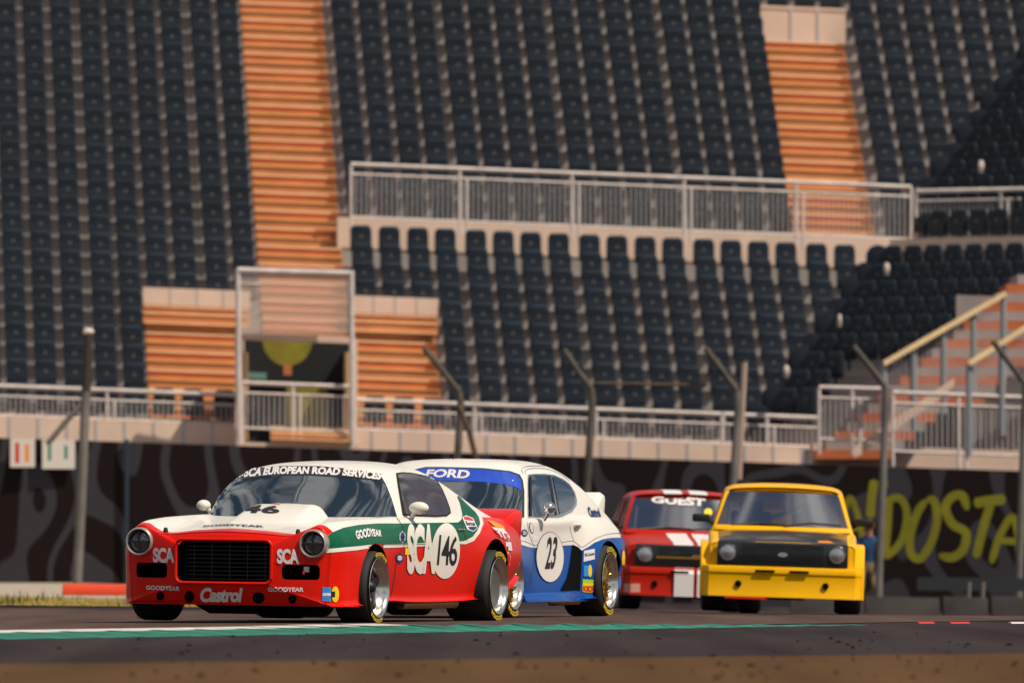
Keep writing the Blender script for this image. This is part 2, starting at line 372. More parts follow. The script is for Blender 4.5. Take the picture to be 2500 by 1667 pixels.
# ------------------------------------------------------------------ grandstand
RUN = .55; RISE = .368; PSI = R(3.9); SL = -.038
X0 = (36-1250)/F*205; Z0 = H + (1356-903)/F*205 - .60
D1 = Vector((math.cos(PSI), math.sin(PSI), SL)); N1 = Vector((-math.sin(PSI), math.cos(PSI), 0))
def SP(s, r, h=0.0, fw=0.0):    # fw = metres towards the track
    return Vector((X0, 205, Z0)) + D1*s + N1*(r*RUN - fw) + Vector((0, 0, r*RISE + h)) if False else Vector((X0, 205, Z0)) + D1*s + N1*(r*RUN-fw) + Vector((0, 0, r*RISE+h))
def s_of(u, r):
    s = 0
    for _ in range(6):
        y = 205 + s*D1.y + r*RUN*N1.y; s = ((u-1250)/F*y - X0 - r*RUN*N1.x)/D1.x
    return s
M_conc = mat('stand_concrete', (.30, .27, .26), .9, var=.15, vscale=1.2, bump=.2, bscale=8)
M_fasc = mat('beige_fascia', (.72, .53, .42), .85, var=.06, vscale=1.5)
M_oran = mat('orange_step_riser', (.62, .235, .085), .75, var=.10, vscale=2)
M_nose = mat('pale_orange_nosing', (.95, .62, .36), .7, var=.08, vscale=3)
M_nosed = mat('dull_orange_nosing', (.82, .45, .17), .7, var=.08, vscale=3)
M_seat = mat('navy_seat_plastic', (.011, .021, .035), .42, var=.25, vscale=5)
M_seatp = mat('navy_seat_pan_plastic', (.007, .013, .024), .5, var=.25, vscale=5)
M_mark = mat('grey_seat_number', (.20, .21, .22), .5)
M_galv = mat('galvanised_steel', (.66, .58, .54), .5, metal=.1, var=.15, vscale=4)
M_galvd = mat('grey_baluster_steel', (.50, .47, .47), .55, metal=.1)
WING = R(-44); A2 = PSI+WING; D2 = Vector((math.cos(A2), math.sin(A2), .0)); N2 = Vector((-math.sin(A2), math.cos(A2), 0))
sc0 = s_of(1885, 0)
def corner(r): return sc0 + r*.31
def WP(t, r, h=0.0, fw=0.0):
    c = SP(corner(r), r, h); return c + D2*t - N2*fw
stand = empty('grandstand', Matrix.Identity(4)); tag(stand, 'tall concrete grandstand with terraces, orange stairways and beige fascias', 'grandstand')
# columns of seats, positions read on row 5.7 / row 8 and kept as metres along the row
colL = [s_of(u, 5.7) for u in (-248, -179, -110, -34, 32.5, 101.4, 172, 247, 314, 383, 451.6, 528, 596)]
colR = [s_of(u, 8) for u in (879.6, 948.5, 1018, 1085, 1159.7, 1226.7, 1293.7, 1361.8, 1437, 1504, 1573, 1640, 1715.8, 1782, 1849, 1916, 1990.6, 2059.5, 2124.5, 2199, 2267, 2336, 2404, 2475, 2545, 2612, 2680, 2750)]
RTOP = 27
tb = MB()
sl = colL[0]-1
for r in range(-2, RTOP):
    if r in (9, 10): pass
    e = corner(r)
    a0, a1, b0, b1 = SP(sl, r, -RISE), SP(e, r, -RISE), SP(sl, r), SP(e, r)
    w0, w1 = WP(6, r, -RISE), WP(6, r)
    n0, n1, nw = SP(sl, r+1, -RISE), SP(corner(r+1), r+1, -RISE), WP(6, r+1, -RISE)
    tb.add([a0, a1, w0, b0, b1, w1, n0, n1, nw], [(0,1,4,3),(1,2,5,4),(3,4,7,6),(4,5,8,7)])
# back wall and dark underside so nothing shows through from the side
e0 = SP(sl, RTOP); tb.add([SP(sl, RTOP, -RISE), SP(corner(RTOP), RTOP, -RISE), SP(corner(RTOP), RTOP, 3), SP(sl, RTOP, 3)], [(0,1,2,3)])
tb.build('terraces', M_conc, stand)
def sbox(mb, s0, s1, r, h0, h1, f0, f1, mi=0, P=SP):   # box on the stand
    mb.hexa([P(s0,r,h0,f0), P(s1,r,h0,f0), P(s1,r,h0,f1), P(s0,r,h0,f1), P(s0,r,h1,f0), P(s1,r,h1,f0), P(s1,r,h1,f1), P(s0,r,h1,f1)], mi)
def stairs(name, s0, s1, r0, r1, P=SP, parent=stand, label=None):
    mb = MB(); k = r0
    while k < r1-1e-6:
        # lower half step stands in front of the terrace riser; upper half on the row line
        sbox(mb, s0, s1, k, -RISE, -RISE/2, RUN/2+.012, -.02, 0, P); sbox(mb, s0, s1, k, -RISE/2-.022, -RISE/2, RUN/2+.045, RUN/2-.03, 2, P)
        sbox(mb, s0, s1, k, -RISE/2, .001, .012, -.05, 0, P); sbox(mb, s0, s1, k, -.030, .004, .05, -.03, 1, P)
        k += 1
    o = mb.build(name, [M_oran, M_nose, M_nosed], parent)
    if label: o['label'] = label
    return o
sA0, sA1 = (colL[12]+.547/2+.06), colR[0]-.547/2-.06
stairs('stairway', sA0, sA1, 4, RTOP, label='long orange stairway left of centre')
sB0, sB1 = colR[15]+.30, colR[19]-.34
stairs('stairway', sB0, sB1, 10, 23, label='orange stairway at right below a pale fascia')
sL0, sL1 = colL[8]+.30, colL[11]+.36
stairs('stairway', sL0, sL1, 0, 6, label='short orange stairs left of the tunnel')
sR0, sR1 = colR[0]-.28, colR[2]+.24
stairs('stairway', sR0, sR1, 0, 6, label='short orange stairs right of the tunnel')
fb = MB()
sbox(fb, sB0-.05, sB1+.05, 23, -RISE+.002, .30, .34, .28); sbox(fb, sB0-.05, sB1+.05, 23, .30, .36, .36, .26)
for k in range(1, 3): sbox(fb, sB0+k*.55, sB0+k*.55+.05, 23, -RISE, .30, .36, .33, 1)
fb.build('fascia', [M_fasc, M_galvd], stand); fb = MB()
# fascia at head of the short stairs
for a, b in ((sL0-.05, sL1+.25), (sR0, sR1+.04)):
    sbox(fb, a, b, 5, .17, .50, .42, .36); sbox(fb, a, b, 5, -.20, .17, .41, .36, 2)
    for hh in (-.19, -.01, .12): sbox(fb, a+.02, b-.02, 5, hh, hh+.025, .44, .40, 3)
    for k in range(1, 4): sbox(fb, a+k*(b-a)/4, a+k*(b-a)/4+.03, 5, .17, .50, .43, .41, 1)
    fb.build('fascia', [M_fasc, M_galvd, M_oran, M_nose], stand); fb = MB()
# mid fascia between the tiers (rows 9 and 10)
sM0 = colR[0]-.42
sbox(fb, sM0, corner(9), 9, .02, .62, .02, -.30)
fb.build('fascia', [M_fasc, M_galvd], stand); fb = MB(); sbox(fb, 0, 6, 9, .02, .62, .02, -.30, 0, WP); fb.build('fascia', [M_fasc, M_galvd], stand); fb = MB()
# bottom fascia wall
sV0, sV1 = s_of(580, -2), s_of(866, -2)
for a, b in ((sl, sV0), (sV1, corner(-1)+1.1)):
    fb = MB(); sbox(fb, a, b, -2, -.80, .43, .20, -.6)
    k = a + .3
    while k < b: sbox(fb, k, k+.05, -2, -.80, .43, .215, .19, 1); k += .547
    fb.build('fascia', [M_fasc, M_galvd], stand)
fb = MB()

# ------------------------------------------------------------------ seats
def seat_meshes():
    b = MB(); o = []
    hw = .208
    out = [(-hw, .30), (hw, .30), (hw, .68)] + [(hw-.09+.09*math.cos(a), .70+.12*math.sin(a)) for a in [PI*k/12 for k in range(0, 7)]] + [(-hw+.09-.09*math.cos(a), .70+.12*math.sin(a)) for a in [PI*k/12 for k in range(6, -1, -1)]] + [(-hw, .68)]
    b.prism(out, -.02, .02); b.box((-hw+.012, -.035, .52), (.024, .04, .36)); b.box((hw-.012, -.035, .52), (.024, .04, .36)); b.box((0, -.03, .765), (.36, .03, .012))
    b.box((0, .03, .25), (.05, .05, .30))
    p = MB(); p.box((0, -.075, .54), (.385, .04, .30), 0); p.box((0, -.10, .41), (.385, .025, .03), 0); p.box((0, -.10, .675), (.385, .02, .018), 0); p.box((0, -.10, .445), (.385, .02, .010), 0)
    # ring number plate
    ring = [(.030*math.cos(2*PI*k/12), -.097, .60+.030*math.sin(2*PI*k/12)) for k in range(12)] + [(.019*math.cos(2*PI*k/12), -.097, .60+.019*math.sin(2*PI*k/12)) for k in range(12)]
    p.add(ring, [(k, (k+1) % 12, 12+(k+1) % 12, 12+k) for k in range(12)], 1)
    return b, p
sb_, sp_ = seat_meshes()
back0 = sb_.build('backrest', M_seat, bevel=.006); pan0 = sp_.build('seat_pan', [M_seatp, M_mark])
meB, meP = back0.data, pan0.data; bpy.data.objects.remove(back0); bpy.data.objects.remove(pan0)
bulk = MB()
def put_bulk(M):
    for me, off in ((meB, 0), (meP, 1)):
        n = len(bulk.v); bulk.v += [tuple(M @ v.co) for v in me.vertices]
        for p in me.polygons: bulk.f.append(tuple(n+i for i in p.vertices)); bulk.m.append(off + p.material_index)
counts = {}
def put_seat(pos, rz, r, label, group, single):
    M = Matrix.Translation(pos) @ Matrix.Rotation(rz + random.uniform(-.012, .012), 4, 'Z')
    if not single: put_bulk(M); return
    t = empty('stand_seat', M); tag(t, label, 'seat', group); counts[group] = counts.get(group, 0)+1
    link('backrest', meB, t); link('seat_pan', meP, t)
FW = .20
for r in range(-1, RTOP):
    single = r <= 8
    for ci, s in enumerate(colL):
        if s < s_of(-40, r) : continue
        if 0 <= r <= 4 and ci >= 9: continue
        put_seat(SP(s, r, -.09 if r < 0 else 0, FW), PSI, r, 'folded navy seat in the block left of the long orange stairway, lower nine rows' if r >= 0 else 'folded navy seat behind the bottom railing left of the tunnel',
                 'seats of the left block' if r >= 0 else 'front row seats left of the tunnel', single)
    for ci, s in enumerate(colR):
        if s > corner(r)-.15: continue
        if 0 <= r <= 4 and ci <= 2: continue
        if r == 9: continue
        if r >= 10 and r < 23 and 16 <= ci <= 18: continue
        put_seat(SP(s, r, -.09 if r < 0 else 0, FW), PSI, r, 'folded navy seat in the middle block below the upper railing' if r >= 0 else 'folded navy seat behind the bottom railing right of the tunnel',
                 'seats of the middle block' if r >= 0 else 'front row seats right of the tunnel', single)
    if r == 9: continue
    t = .55
    while r >= 0 and WP(t, r).x < (2560-1250)/F*WP(t, r).y:
        if r >= 3 or t < 1.2:
            put_seat(WP(t, r, 0, FW), A2, r, 'folded dark seat in the angled block at the right edge', 'seats of the angled right block', r <= 8)
        t += .5
for ci in range(10, 13):   # row 9/10 of left block
    pass
me = bpy.data.meshes.new('upper_seats'); me.from_pydata(bulk.v, [], bulk.f); [me.materials.append(m) for m in (M_seat, M_seatp, M_mark)]
me.polygons.foreach_set('material_index', bulk.m)
tag(link('upper_seats', me), 'rows of folded navy seats filling the upper grandstand', 'seats', kind='stuff')
print('SEATS', counts)

for m_ in (M_seat, M_seatp):   # every seat has faded a little differently
    t_ = m_.node_tree; b_ = t_.nodes['Principled BSDF']; g_ = t_.nodes.new('ShaderNodeNewGeometry'); oi = t_.nodes.new('ShaderNodeObjectInfo'); ad = t_.nodes.new('ShaderNodeMath'); ad.operation = 'ADD'
    mr = t_.nodes.new('ShaderNodeMapRange'); mr.inputs[1].default_value = 0; mr.inputs[2].default_value = 2; mr.inputs[3].default_value = .62; mr.inputs[4].default_value = 1.5
    vm = t_.nodes.new('ShaderNodeVectorMath'); vm.operation = 'SCALE'; src = b_.inputs['Base Color'].links[0].from_socket
    t_.links.new(g_.outputs['Random Per Island'], ad.inputs[0]); t_.links.new(oi.outputs['Random'], ad.inputs[1]); t_.links.new(ad.outputs[0], mr.inputs[0]); t_.links.new(mr.outputs[0], vm.inputs['Scale']); t_.links.new(src, vm.inputs[0]); t_.links.new(vm.outputs[0], b_.inputs['Base Color'])
# dark panels and small unlit pale blobs on brackets at the bend
M_navy = mat('navy_panel', (.003, .008, .02), .6)
pale_m = mat('dull_white', (.60, .50, .45), .7)
for (u, v, D, lab) in ((2165, 655, 208, 'white rounded blob at the bend, level with the second seat row of the lower tier'), (2050, 780, 206.5, 'white rounded blob at the bend, halfway down the lower tier'), (1920, 905, 205, 'lowest white rounded blob at the bend, just above the bottom railing'), (2395, 405, 210.5, 'highest white rounded blob at the bend, above the upper railing')):
    c = at(u, v, D-.8); t = empty('pale_blob', Matrix.Translation(c)); tag(t, lab, 'lamp', 'pale blobs at the bend of the grandstand')
    m1 = MB(); sph(m1, (0, 0, 0), (.06 if v != 780 else .04, .05, .11), 14); m1.build('blob_shell', pale_m, t, smooth=True)
    m1 = MB(); m1.box((0, .14, -.06), (.08, .22, .14)); m1.build('bracket', M_galvd, t)
for r in list(range(-1, 9)) + list(range(10, RTOP)):
    c = SP(corner(r)-.02, r, 0, .30); t = MB()
    M = Matrix.Translation(c) @ Matrix.Rotation((PSI+A2)/2, 4, 'Z')
    hw = .24; out = [(-hw, 0), (hw, 0), (hw, .62)] + [(hw*math.cos(a), .62+.22*math.sin(a)) for a in [PI*k/8 for k in range(1, 8)]] + [(-hw, .62)]
    t.prism(out, -.02, .02); o = t.build('corner_panel', M_navy, stand, bevel=.005); o.matrix_basis = M
    
# ------------------------------------------------------------------ railings
def railing(pts, h, label, panel=2.1, pitch=.10, thick=.065, group=None, double=True, low=.0):
    """pts: base polyline of two points; posts, rails and balusters between"""
    A, B = Vector(pts[0]), Vector(pts[1]); L = (B-A).length; d = (B-A)/L; n = max(1, round(L/panel)); up = Vector((0, 0, 1))
    t = empty('railing', Matrix.Translation(A)); tag(t, label, 'railing', group)
    loc = lambda s, z: d*s + up*z
    tr = MB(); tr.tube([loc(0, h), loc(L, h)], thick*.62, 8); 
    if double: tr.tube([loc(0, h-.19), loc(L, h-.19)], thick*.4, 6)
    tr.tube([loc(0, low+.03), loc(L, low+.03)], thick*.4, 6); tr.build('top_rail', M_galv, t, smooth=True)
    for k in range(n+1):
        m = MB(); s = L*k/n
        for dx in ((-.07, .07) if 0 < k < n else (0,)): m.tube([loc(s+dx, -.25 if h > .7 else -.52), loc(s+dx, h-(0 if dx < 0 or k in (0, n) else .2))], thick*.5, 8)
        m.build('post', M_galv, t, smooth=True)
    bl = MB(); s = pitch
    while s < L-.02:
        bl.tube([loc(s, low), loc(s, h-.19 if double else h)], .0125, 4, cap=False); s += pitch
    bl.build('balusters', M_galvd, t)
    return t
s8a, s8b = s_of(853, 10), s_of(2218, 10)
railing((SP(s8a, 9, .60, .0), SP(s8b, 9, .60, .0)), 1.06, 'galvanised railing with close bars above the middle seat block', panel=2.22)
railing((SP(s8b+.1, 9, .60, .0), SP(s8b+.1, 9, .60, .0)+Vector((3.4, -1.5, .02))), .98, 'grey railing continuing to the right edge above the angled seats', panel=1.6)
railing((SP(s_of(-40, -2), -2, .42, .15), SP(s_of(578, -2), -2, .42, .15)), .58, 'low galvanised railing in front of the left seat block', panel=2.25)
railing((SP(s_of(868, -2), -2, .42, .15), SP(s_of(1760, -2), -2, .42, .15)), .58, 'low galvanised railing in front of the middle seat block', panel=2.25)
railing((SP(s_of(1764, -2), -2, .42, .15), SP(s_of(1995, -2), -2, .42, .15)), .58, 'short dull railing between the thin pole and the right steps', panel=1.1)

# ------------------------------------------------------------------ tunnel (vomitory) box
DV = 203.0
vt = empty('tunnel_box', Matrix.Identity(4)); tag(vt, 'railed tunnel entrance box below the long orange stairway', 'entrance')
mb = MB()
def pbox(mb, u0, v0, u1, v1, D, th, mi=0, sk=.036):   # slab whose face spans the given picture rectangle, at real depth D
    e = sk*(u1-u0)
    a = [at(u0, v1, D), at(u1, v1+e, D), at(u1, v1+e, D+th), at(u0, v1, D+th), at(u0, v0, D), at(u1, v0+e, D), at(u1, v0+e, D+th), at(u0, v0, D+th)]
    a[2] = a[1]+Vector((0, th, 0)); a[3] = a[0]+Vector((0, th, 0)); a[6] = a[5]+Vector((0, th, 0)); a[7] = a[4]+Vector((0, th, 0))
    mb.hexa(a, mi)
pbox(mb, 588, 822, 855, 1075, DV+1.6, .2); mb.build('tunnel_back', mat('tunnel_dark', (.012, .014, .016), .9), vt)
mb = MB(); pbox(mb, 574, 812, 862, 828, DV, .5); mb.build('lintel', M_fasc, vt); mb = MB(); pbox(mb, 574, 1078, 866, 1096, DV-.4, .5); mb.build('sill', M_fasc, vt)
mb = MB(); pbox(mb, 574, 828, 592, 1085, DV+.1, 1.4); pbox(mb, 852, 826, 870, 1085, DV+.1, 1.4); mb.build('side_wall', M_fasc, vt)
mb = MB()
for u, v0, v1 in ((581, 655, 1085), (858, 660, 1095)):
    mb.tube([at(u, v0, DV-.5), at(u+3, v1, DV-.5)], .05, 8)
mb.tube([at(581, 660, DV-.5), at(858, 668, DV-.5)], .06, 8); mb.tube([at(581, 692, DV-.5), at(640, 694, DV-.5)], .02, 6)
mb.build('frame', M_galv, vt, smooth=True)
sc = MB(); u = 586
while u < 856: sc.tube([at(u, 664, DV-.5), at(u, 815, DV-.5)], .0085, 4, cap=False); u += 5
sc.build('bar_screen', mat('pale_bars', (.75, .60, .52), .7), vt)
mb = MB(); 
for k, v in enumerate((1042, 1056, 1070)): pbox(mb, 660, v, 855, v+9, DV-.2-.15*k, .4, 0); pbox(mb, 660, v-3, 855, v+1, DV-.22-.15*k, .2, 1)
mb.build('step', [M_oran, M_nose], vt)
railing((at(592, 1048, DV-.3), at(856, 1058, DV-.3)), .88, 'pale railing across the dark tunnel opening', panel=1.1)
yb = MB(); c = at(702, 826, DV+1.2); yb.prism([(.48*math.cos(a), .52*math.sin(a)) for a in [PI+PI*k/16 for k in range(17)]], -.02, .02, 0, Matrix.Translation(c)); yb.build('painted_disc', mat('olive_yellow_sign', (.22, .19, .015), .7, var=.3, vscale=2), vt)
yb = MB(); pbox(yb, 692, 888, 712, 915, DV+1.1, .05); pbox(yb, 700, 935, 800, 1042, DV+1.2, .05, 1); yb.build('painted_post', [mat('rust_orange', (.5, .17, .05), .7), mat('olive_yellow_sign', (.3,.3,.02))], vt)
yb = MB(); pbox(yb, 603, 908, 650, 924, DV-.1, .05); yb.build('green_plate', mat('pale_green_plate', (.2, .42, .33), .7), vt)
for u in (600, 847):
    m = MB(); m.tube([at(u, 860, DV-.1), at(u, 1075, DV-.1)], .05, 8); m.build('bollard', mat('ochre_post', (.45, .28, .14), .7), vt, smooth=True)

# ------------------------------------------------------------------ right-hand steps with sloping handrails
rs = empty('side_stairs', Matrix.Identity(4)); tag(rs, 'orange side steps behind sloping handrails at the right edge', 'stairs')
DR = 199.0
mb = MB()
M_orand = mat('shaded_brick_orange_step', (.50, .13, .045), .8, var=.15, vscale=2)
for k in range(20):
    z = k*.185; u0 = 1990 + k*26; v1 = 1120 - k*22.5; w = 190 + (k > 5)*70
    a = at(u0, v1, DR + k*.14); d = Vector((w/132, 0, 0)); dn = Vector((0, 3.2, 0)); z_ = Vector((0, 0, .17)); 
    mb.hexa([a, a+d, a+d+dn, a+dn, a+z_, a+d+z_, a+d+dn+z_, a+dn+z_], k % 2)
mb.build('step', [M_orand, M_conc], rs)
def handrail(u0, v0, u1, v1, D, drop, posts):
    A = at(u0, v0, D); B = at(u1, v1, D)
    m = MB(); d = (B-A); side = Vector((0, .12, 0)); n = Vector((-.03, 0, .07)).normalized()*.05
    m.hexa([A-side-n, B-side-n, B+side-n, A+side-n, A-side+n, B-side+n, B+side+n, A+side+n]); m.build('handrail', mat('sunlit_timber_rail', (.90, .66, .36), .6, var=.1, vscale=4), rs)
    m = MB(); L = int(d.length/.09)
    for k in range(1, L): p = A+d*k/L; m.tube([p-Vector((0, 0, .03)), p-Vector((0, 0, drop))], .008, 4, cap=False)
    m.build('balusters', M_galvd, rs)
    for k in range(posts+1):
        p = A+d*(k/posts)*.98; m = MB(); m.tube([p-Vector((0, 0, .03)), p-Vector((0, 0, drop+.2))], .06, 8); m.build('post', mat('blue_grey_steel', (.30, .31, .33), .5, metal=.3), rs, smooth=True)
handrail(2158, 887, 2456, 716, 197.5, 1.35, 4)
handrail(2366, 887, 2530, 784, 196.5, 1.5, 2)
railing((at(2000, 1075, 198.0), at(2180, 1080, 198.0)), .98, 'pale railing at the foot of the orange side steps', panel=.8)
railing((at(2180, 1105, 196.5), at(2520, 1118, 196.5)), 1.10, 'dull railing under the sloping handrails at the right edge', panel=1.5)
# stringer
m = MB(); A, B = at(2085, 1105, 196.9), at(2330, 935, 196.9); s_ = Vector((0, .06, 0)); n_ = Vector((0, 0, .10))
m.hexa([A-s_-n_, B-s_-n_, B+s_-n_, A+s_-n_, A-s_+n_, B-s_+n_, B+s_+n_, A+s_+n_]); m.build('stringer', M_fasc, rs)
m = MB(); pbox(m, 1985, 1082, 2560, 1170, 200, 2.0); m.build('front_wall', M_fasc, rs); m = MB(); pbox(m, 2335, 720, 2560, 1100, 202.5, .3); m.build('side_wall', M_conc, rs)

# ------------------------------------------------------------------ painted hoarding wall
def hoard_mat():
    m = bpy.data.materials.new('swirl_painted_hoarding'); m.use_nodes = True; t = m.node_tree; b = t.nodes['Principled BSDF']; b.inputs['Roughness'].default_value = .95; b.inputs['Specular IOR Level'].default_value = .1
    tc = t.nodes.new('ShaderNodeTexCoord'); mp = t.nodes.new('ShaderNodeMapping'); mp.inputs['Location'].default_value = (3.3, 0, 1.7); mp.inputs['Scale'].default_value = (1.0, .2, .62)
    n = t.nodes.new('ShaderNodeTexNoise'); n.inputs['Scale'].default_value = .62; n.inputs['Detail'].default_value = .6
    mu = t.nodes.new('ShaderNodeMath'); mu.operation = 'MULTIPLY'; mu.inputs[1].default_value = 42
    si = t.nodes.new('ShaderNodeMath'); si.operation = 'SINE'
    r = t.nodes.new('ShaderNodeValToRGB'); r.color_ramp.elements[0].position = .50; r.color_ramp.elements[1].position = .62
    r.color_ramp.elements[0].color = (.014, .009, .009, 1); r.color_ramp.elements[1].color = (.044, .041, .049, 1)
    t.links.new(tc.outputs['Object'], mp.inputs[0]); t.links.new(mp.outputs[0], n.inputs[0]); t.links.new(n.outputs[0], mu.inputs[0]); t.links.new(mu.outputs[0], si.inputs[0])
    t.links.new(si.outputs[0], r.inputs[0]); t.links.new(r.outputs[0], b.inputs['Base Color']); return m
HD = 196.0
wall = MB(); A, B = at(-260, 1060, HD), at(2760, 1158, HD-1.5)
za, zb = -.3, -1.3
def hp(u, v, off=0): t = (u+260)/3020; return at(u, v, HD-1.5*t-off)
vsn = [Vector((A.x, A.y, za)), Vector((B.x, B.y, zb)), Vector((B.x, B.y+.3, zb)), Vector((A.x, A.y+.3, za)), A, B, B+Vector((0, .3, 0)), A+Vector((0, .3, 0))]
wall.hexa(vsn); ho = wall.build('hoarding', hoard_mat()); tag(ho, 'long dark hoarding painted with grey swirls and big yellow letters', 'wall')
# yellow brush letters painted on the hoarding
def stroke(pts, w, taper=None):
    P = resample([Vector((p[0], p[1], 0)) for p in pts], 6); L = []; Rr = []
    n = len(P)
    for i, p in enumerate(P):
        t = (P[min(i+1, n-1)]-P[max(i-1, 0)]).normalized(); q = Vector((-t.y, t.x, 0)); f = i/(n-1)
        ww = (w if taper is None else taper[0]+(taper[1]-taper[0])*f)/2; e = min(1, math.sqrt(max(.0, 1-(1-min(f, 1-f)*9)**2)) if min(f, 1-f)*9 < 1 else 1); ww *= max(.25, e)
        L.append(p+q*ww); Rr.append(p-q*ww)
    return L, Rr
lm = MB()
letters = [
 ([(2040,1325),(2058,1260),(2075,1215),(2095,1260),(2108,1330)], 18), ([(2055,1290),(2100,1290)], 14),
 ([(2135,1170),(2128,1215),(2125,1265)], 26), ([(2158,1168),(2160,1185),(2150,1200)], 16),
 ([(2170,1222),(2166,1290),(2160,1358)], 24), ([(2160,1225),(2195,1215),(2214,1250),(2205,1310),(2180,1345),(2158,1360)], 22),
 ([(2262,1220),(2240,1250),(2222,1310),(2225,1352),(2248,1362),(2275,1320),(2288,1265),(2280,1222),(2262,1220)], 24),
 ([(2362,1245),(2350,1210),(2325,1212),(2308,1240),(2325,1278),(2358,1300),(2352,1340),(2325,1360),(2292,1354)], 26),
 ([(2378,1228),(2415,1222),(2455,1218)], 30), ([(2420,1225),(2400,1290),(2382,1362)], 26),
 ([(2420,1375),(2440,1310),(2470,1262),(2485,1300),(2490,1380)], 22), ([(2435,1318),(2488,1322)], 20),
 ([(2500,1210),(2508,1290),(2512,1330)], 24)]
for pts, w in letters:
    L, Rr = stroke(pts, w*.84); n = len(L)
    vs = [hp(p.x, p.y, .006+.004*random.random()) for p in L] + [hp(p.x, p.y, .006) for p in Rr]
    lm.add(vs, [(i, i+1, n+i+1, n+i) for i in range(n-1)])
lm.build('lettering', mat('olive_yellow_paint', (.19, .172, .002), .85, var=.12, vscale=2), ho)
# dark blue pipe on the wall, blue cap
m = MB(); m.tube([hp(310, 1072, .1), hp(308, 1425, .1)], .04, 8); tag(m.build('drain_pipe', mat('dark_blue_pipe', (.012, .03, .05), .5), smooth=True), 'thin dark blue pipe standing against the swirl hoarding', 'pipe')
# two marshal boards
for (u0, v0, u1, v1, cm, lab, let) in ((25, 1070, 85, 1140, M_redv, 'small white board with red markings on the hoarding, leftmost', 'II'), (103, 1073, 183, 1144, mat('teal_vinyl', (.02, .22, .15)), 'small white board with green markings beside the tall grey post', 'N N')):
    t = MB(); pbox(t, u0, v0, u1, v1, HD-.35, .04, 0, 0); o = t.build('notice_board', mat('white_board', (.66, .60, .55), .6)); tag(o, lab, 'sign', 'notice boards on the hoarding')
    k = MB()
    if 'red' in lab: pbox(k, u0+12, v0+10, u0+22, v1-10, HD-.352, .002, 0, 0); pbox(k, u0+36, v0+14, u0+46, v1-12, HD-.352, .002, 1, 0)
    else: pbox(k, u0+14, v0+14, u0+22, v1-20, HD-.352, .002, 0, 0); pbox(k, u0+54, v0+14, u0+62, v1-24, HD-.352, .002, 0, 0)
    k.build('marking', [cm, M_orv], o)
# orange red foam strip
t = MB(); a = at(152, 1452, 140); b = at(640, 1456, 141)
t.hexa([a, b, b+Vector((0, .5, 0)), a+Vector((0, .5, 0)), a+Vector((0, 0, .15)), b+Vector((0, 0, .15)), b+Vector((0, .5, .15)), a+Vector((0, .5, .15))])
tag(t.build('barrier_block', mat('orange_red_block', (.70, .06, .015), .7, var=.1, vscale=3), bevel=.02), 'low orange red barrier block at the edge of the grass', 'barrier')
# concrete barrier blocks on the right
M_cb = mat('barrier_concrete', (.034, .029, .028), .95, var=.3, vscale=2, bump=.2)
DB = 168.0
for k, (u0, u1) in enumerate(((1930, 2108), (2112, 2294), (2302, 2412), (2420, 2620))):
    a = at(u0, 1455, DB); b = at(u1, 1459, DB); z0 = -.6
    t = MB(); t.hexa([Vector((a.x, a.y-.2, z0)), Vector((b.x, b.y-.2, z0-.02)), Vector((b.x, b.y+.4, z0-.02)), Vector((a.x, a.y+.4, z0)), a, b, b+Vector((0, .2, 0)), a+Vector((0, .2, 0))])
    tag(t.build('concrete_barrier', M_cb, bevel=.015), ['low concrete barrier block hidden mostly behind the yellow car', 'long concrete barrier block just right of the yellow car', 'short concrete barrier block under the yellow letters', 'concrete barrier block at the right edge'][k], 'barrier', 'concrete barrier blocks')
t = empty('low_board', Matrix.Identity(4)); tag(t, 'dark board lying along the top of the concrete barriers with two pale supports', 'board')
m = MB(); pbox(m, 2240, 1408, 2560, 1440, DB+6, .2, 0, .01); m.build('panel', mat('dark_board', (.02, .022, .028), .8), t)
for u in (2366, 2400): m = MB(); m.tube([at(u, 1420, DB+5.8), at(u-2, 1470, DB+5.8)], .04, 6); m.build('support', mat('pale_support', (.16, .13, .12), .8), t)

# ------------------------------------------------------------------ debris fence posts
M_post = mat('weathered_post', (.055, .045, .038), .8, col2=(.11, .09, .07), vscale=3, bump=.3, bscale=12)
M_postg = mat('grey_post', (.17, .155, .14), .7, col2=(.10, .09, .08), vscale=2.5)
M_rust = mat('rusty_post', (.12, .07, .035), .8, col2=(.06, .04, .03), vscale=4)
DF = 186
def ground_end(u, D): 
    p = at(u, 1430, D); return Vector((p.x, D, gz(p.x, D)-.05))
posts = [([(1035,850),(1060,880),(1120,955),(1125,985),(1112,1200)], 1108, [(1120,990),(1145,1050),(1165,1130)], 'bent fence post with a brown side brace behind the white and red car'),
 ([(1376,853),(1410,905),(1443,948),(1446,980),(1432,1200)], 1428, None, 'bent fence post rising behind the blue and white car'),
 ([(1722,850),(1760,900),(1800,955),(1802,990),(1790,1180)], 1786, None, 'bent fence post beside a thin pale pole behind the yellow car'),
 ([(2083,845),(2120,890),(2163,945),(2163,980),(2146,1400)], 2144, None, 'bent grey fence post in front of the yellow letters'),
 ([(2424,832),(2460,880),(2502,935),(2503,970),(2488,1400)], 2486, None, 'bent dark fence post at the right edge of the picture')]
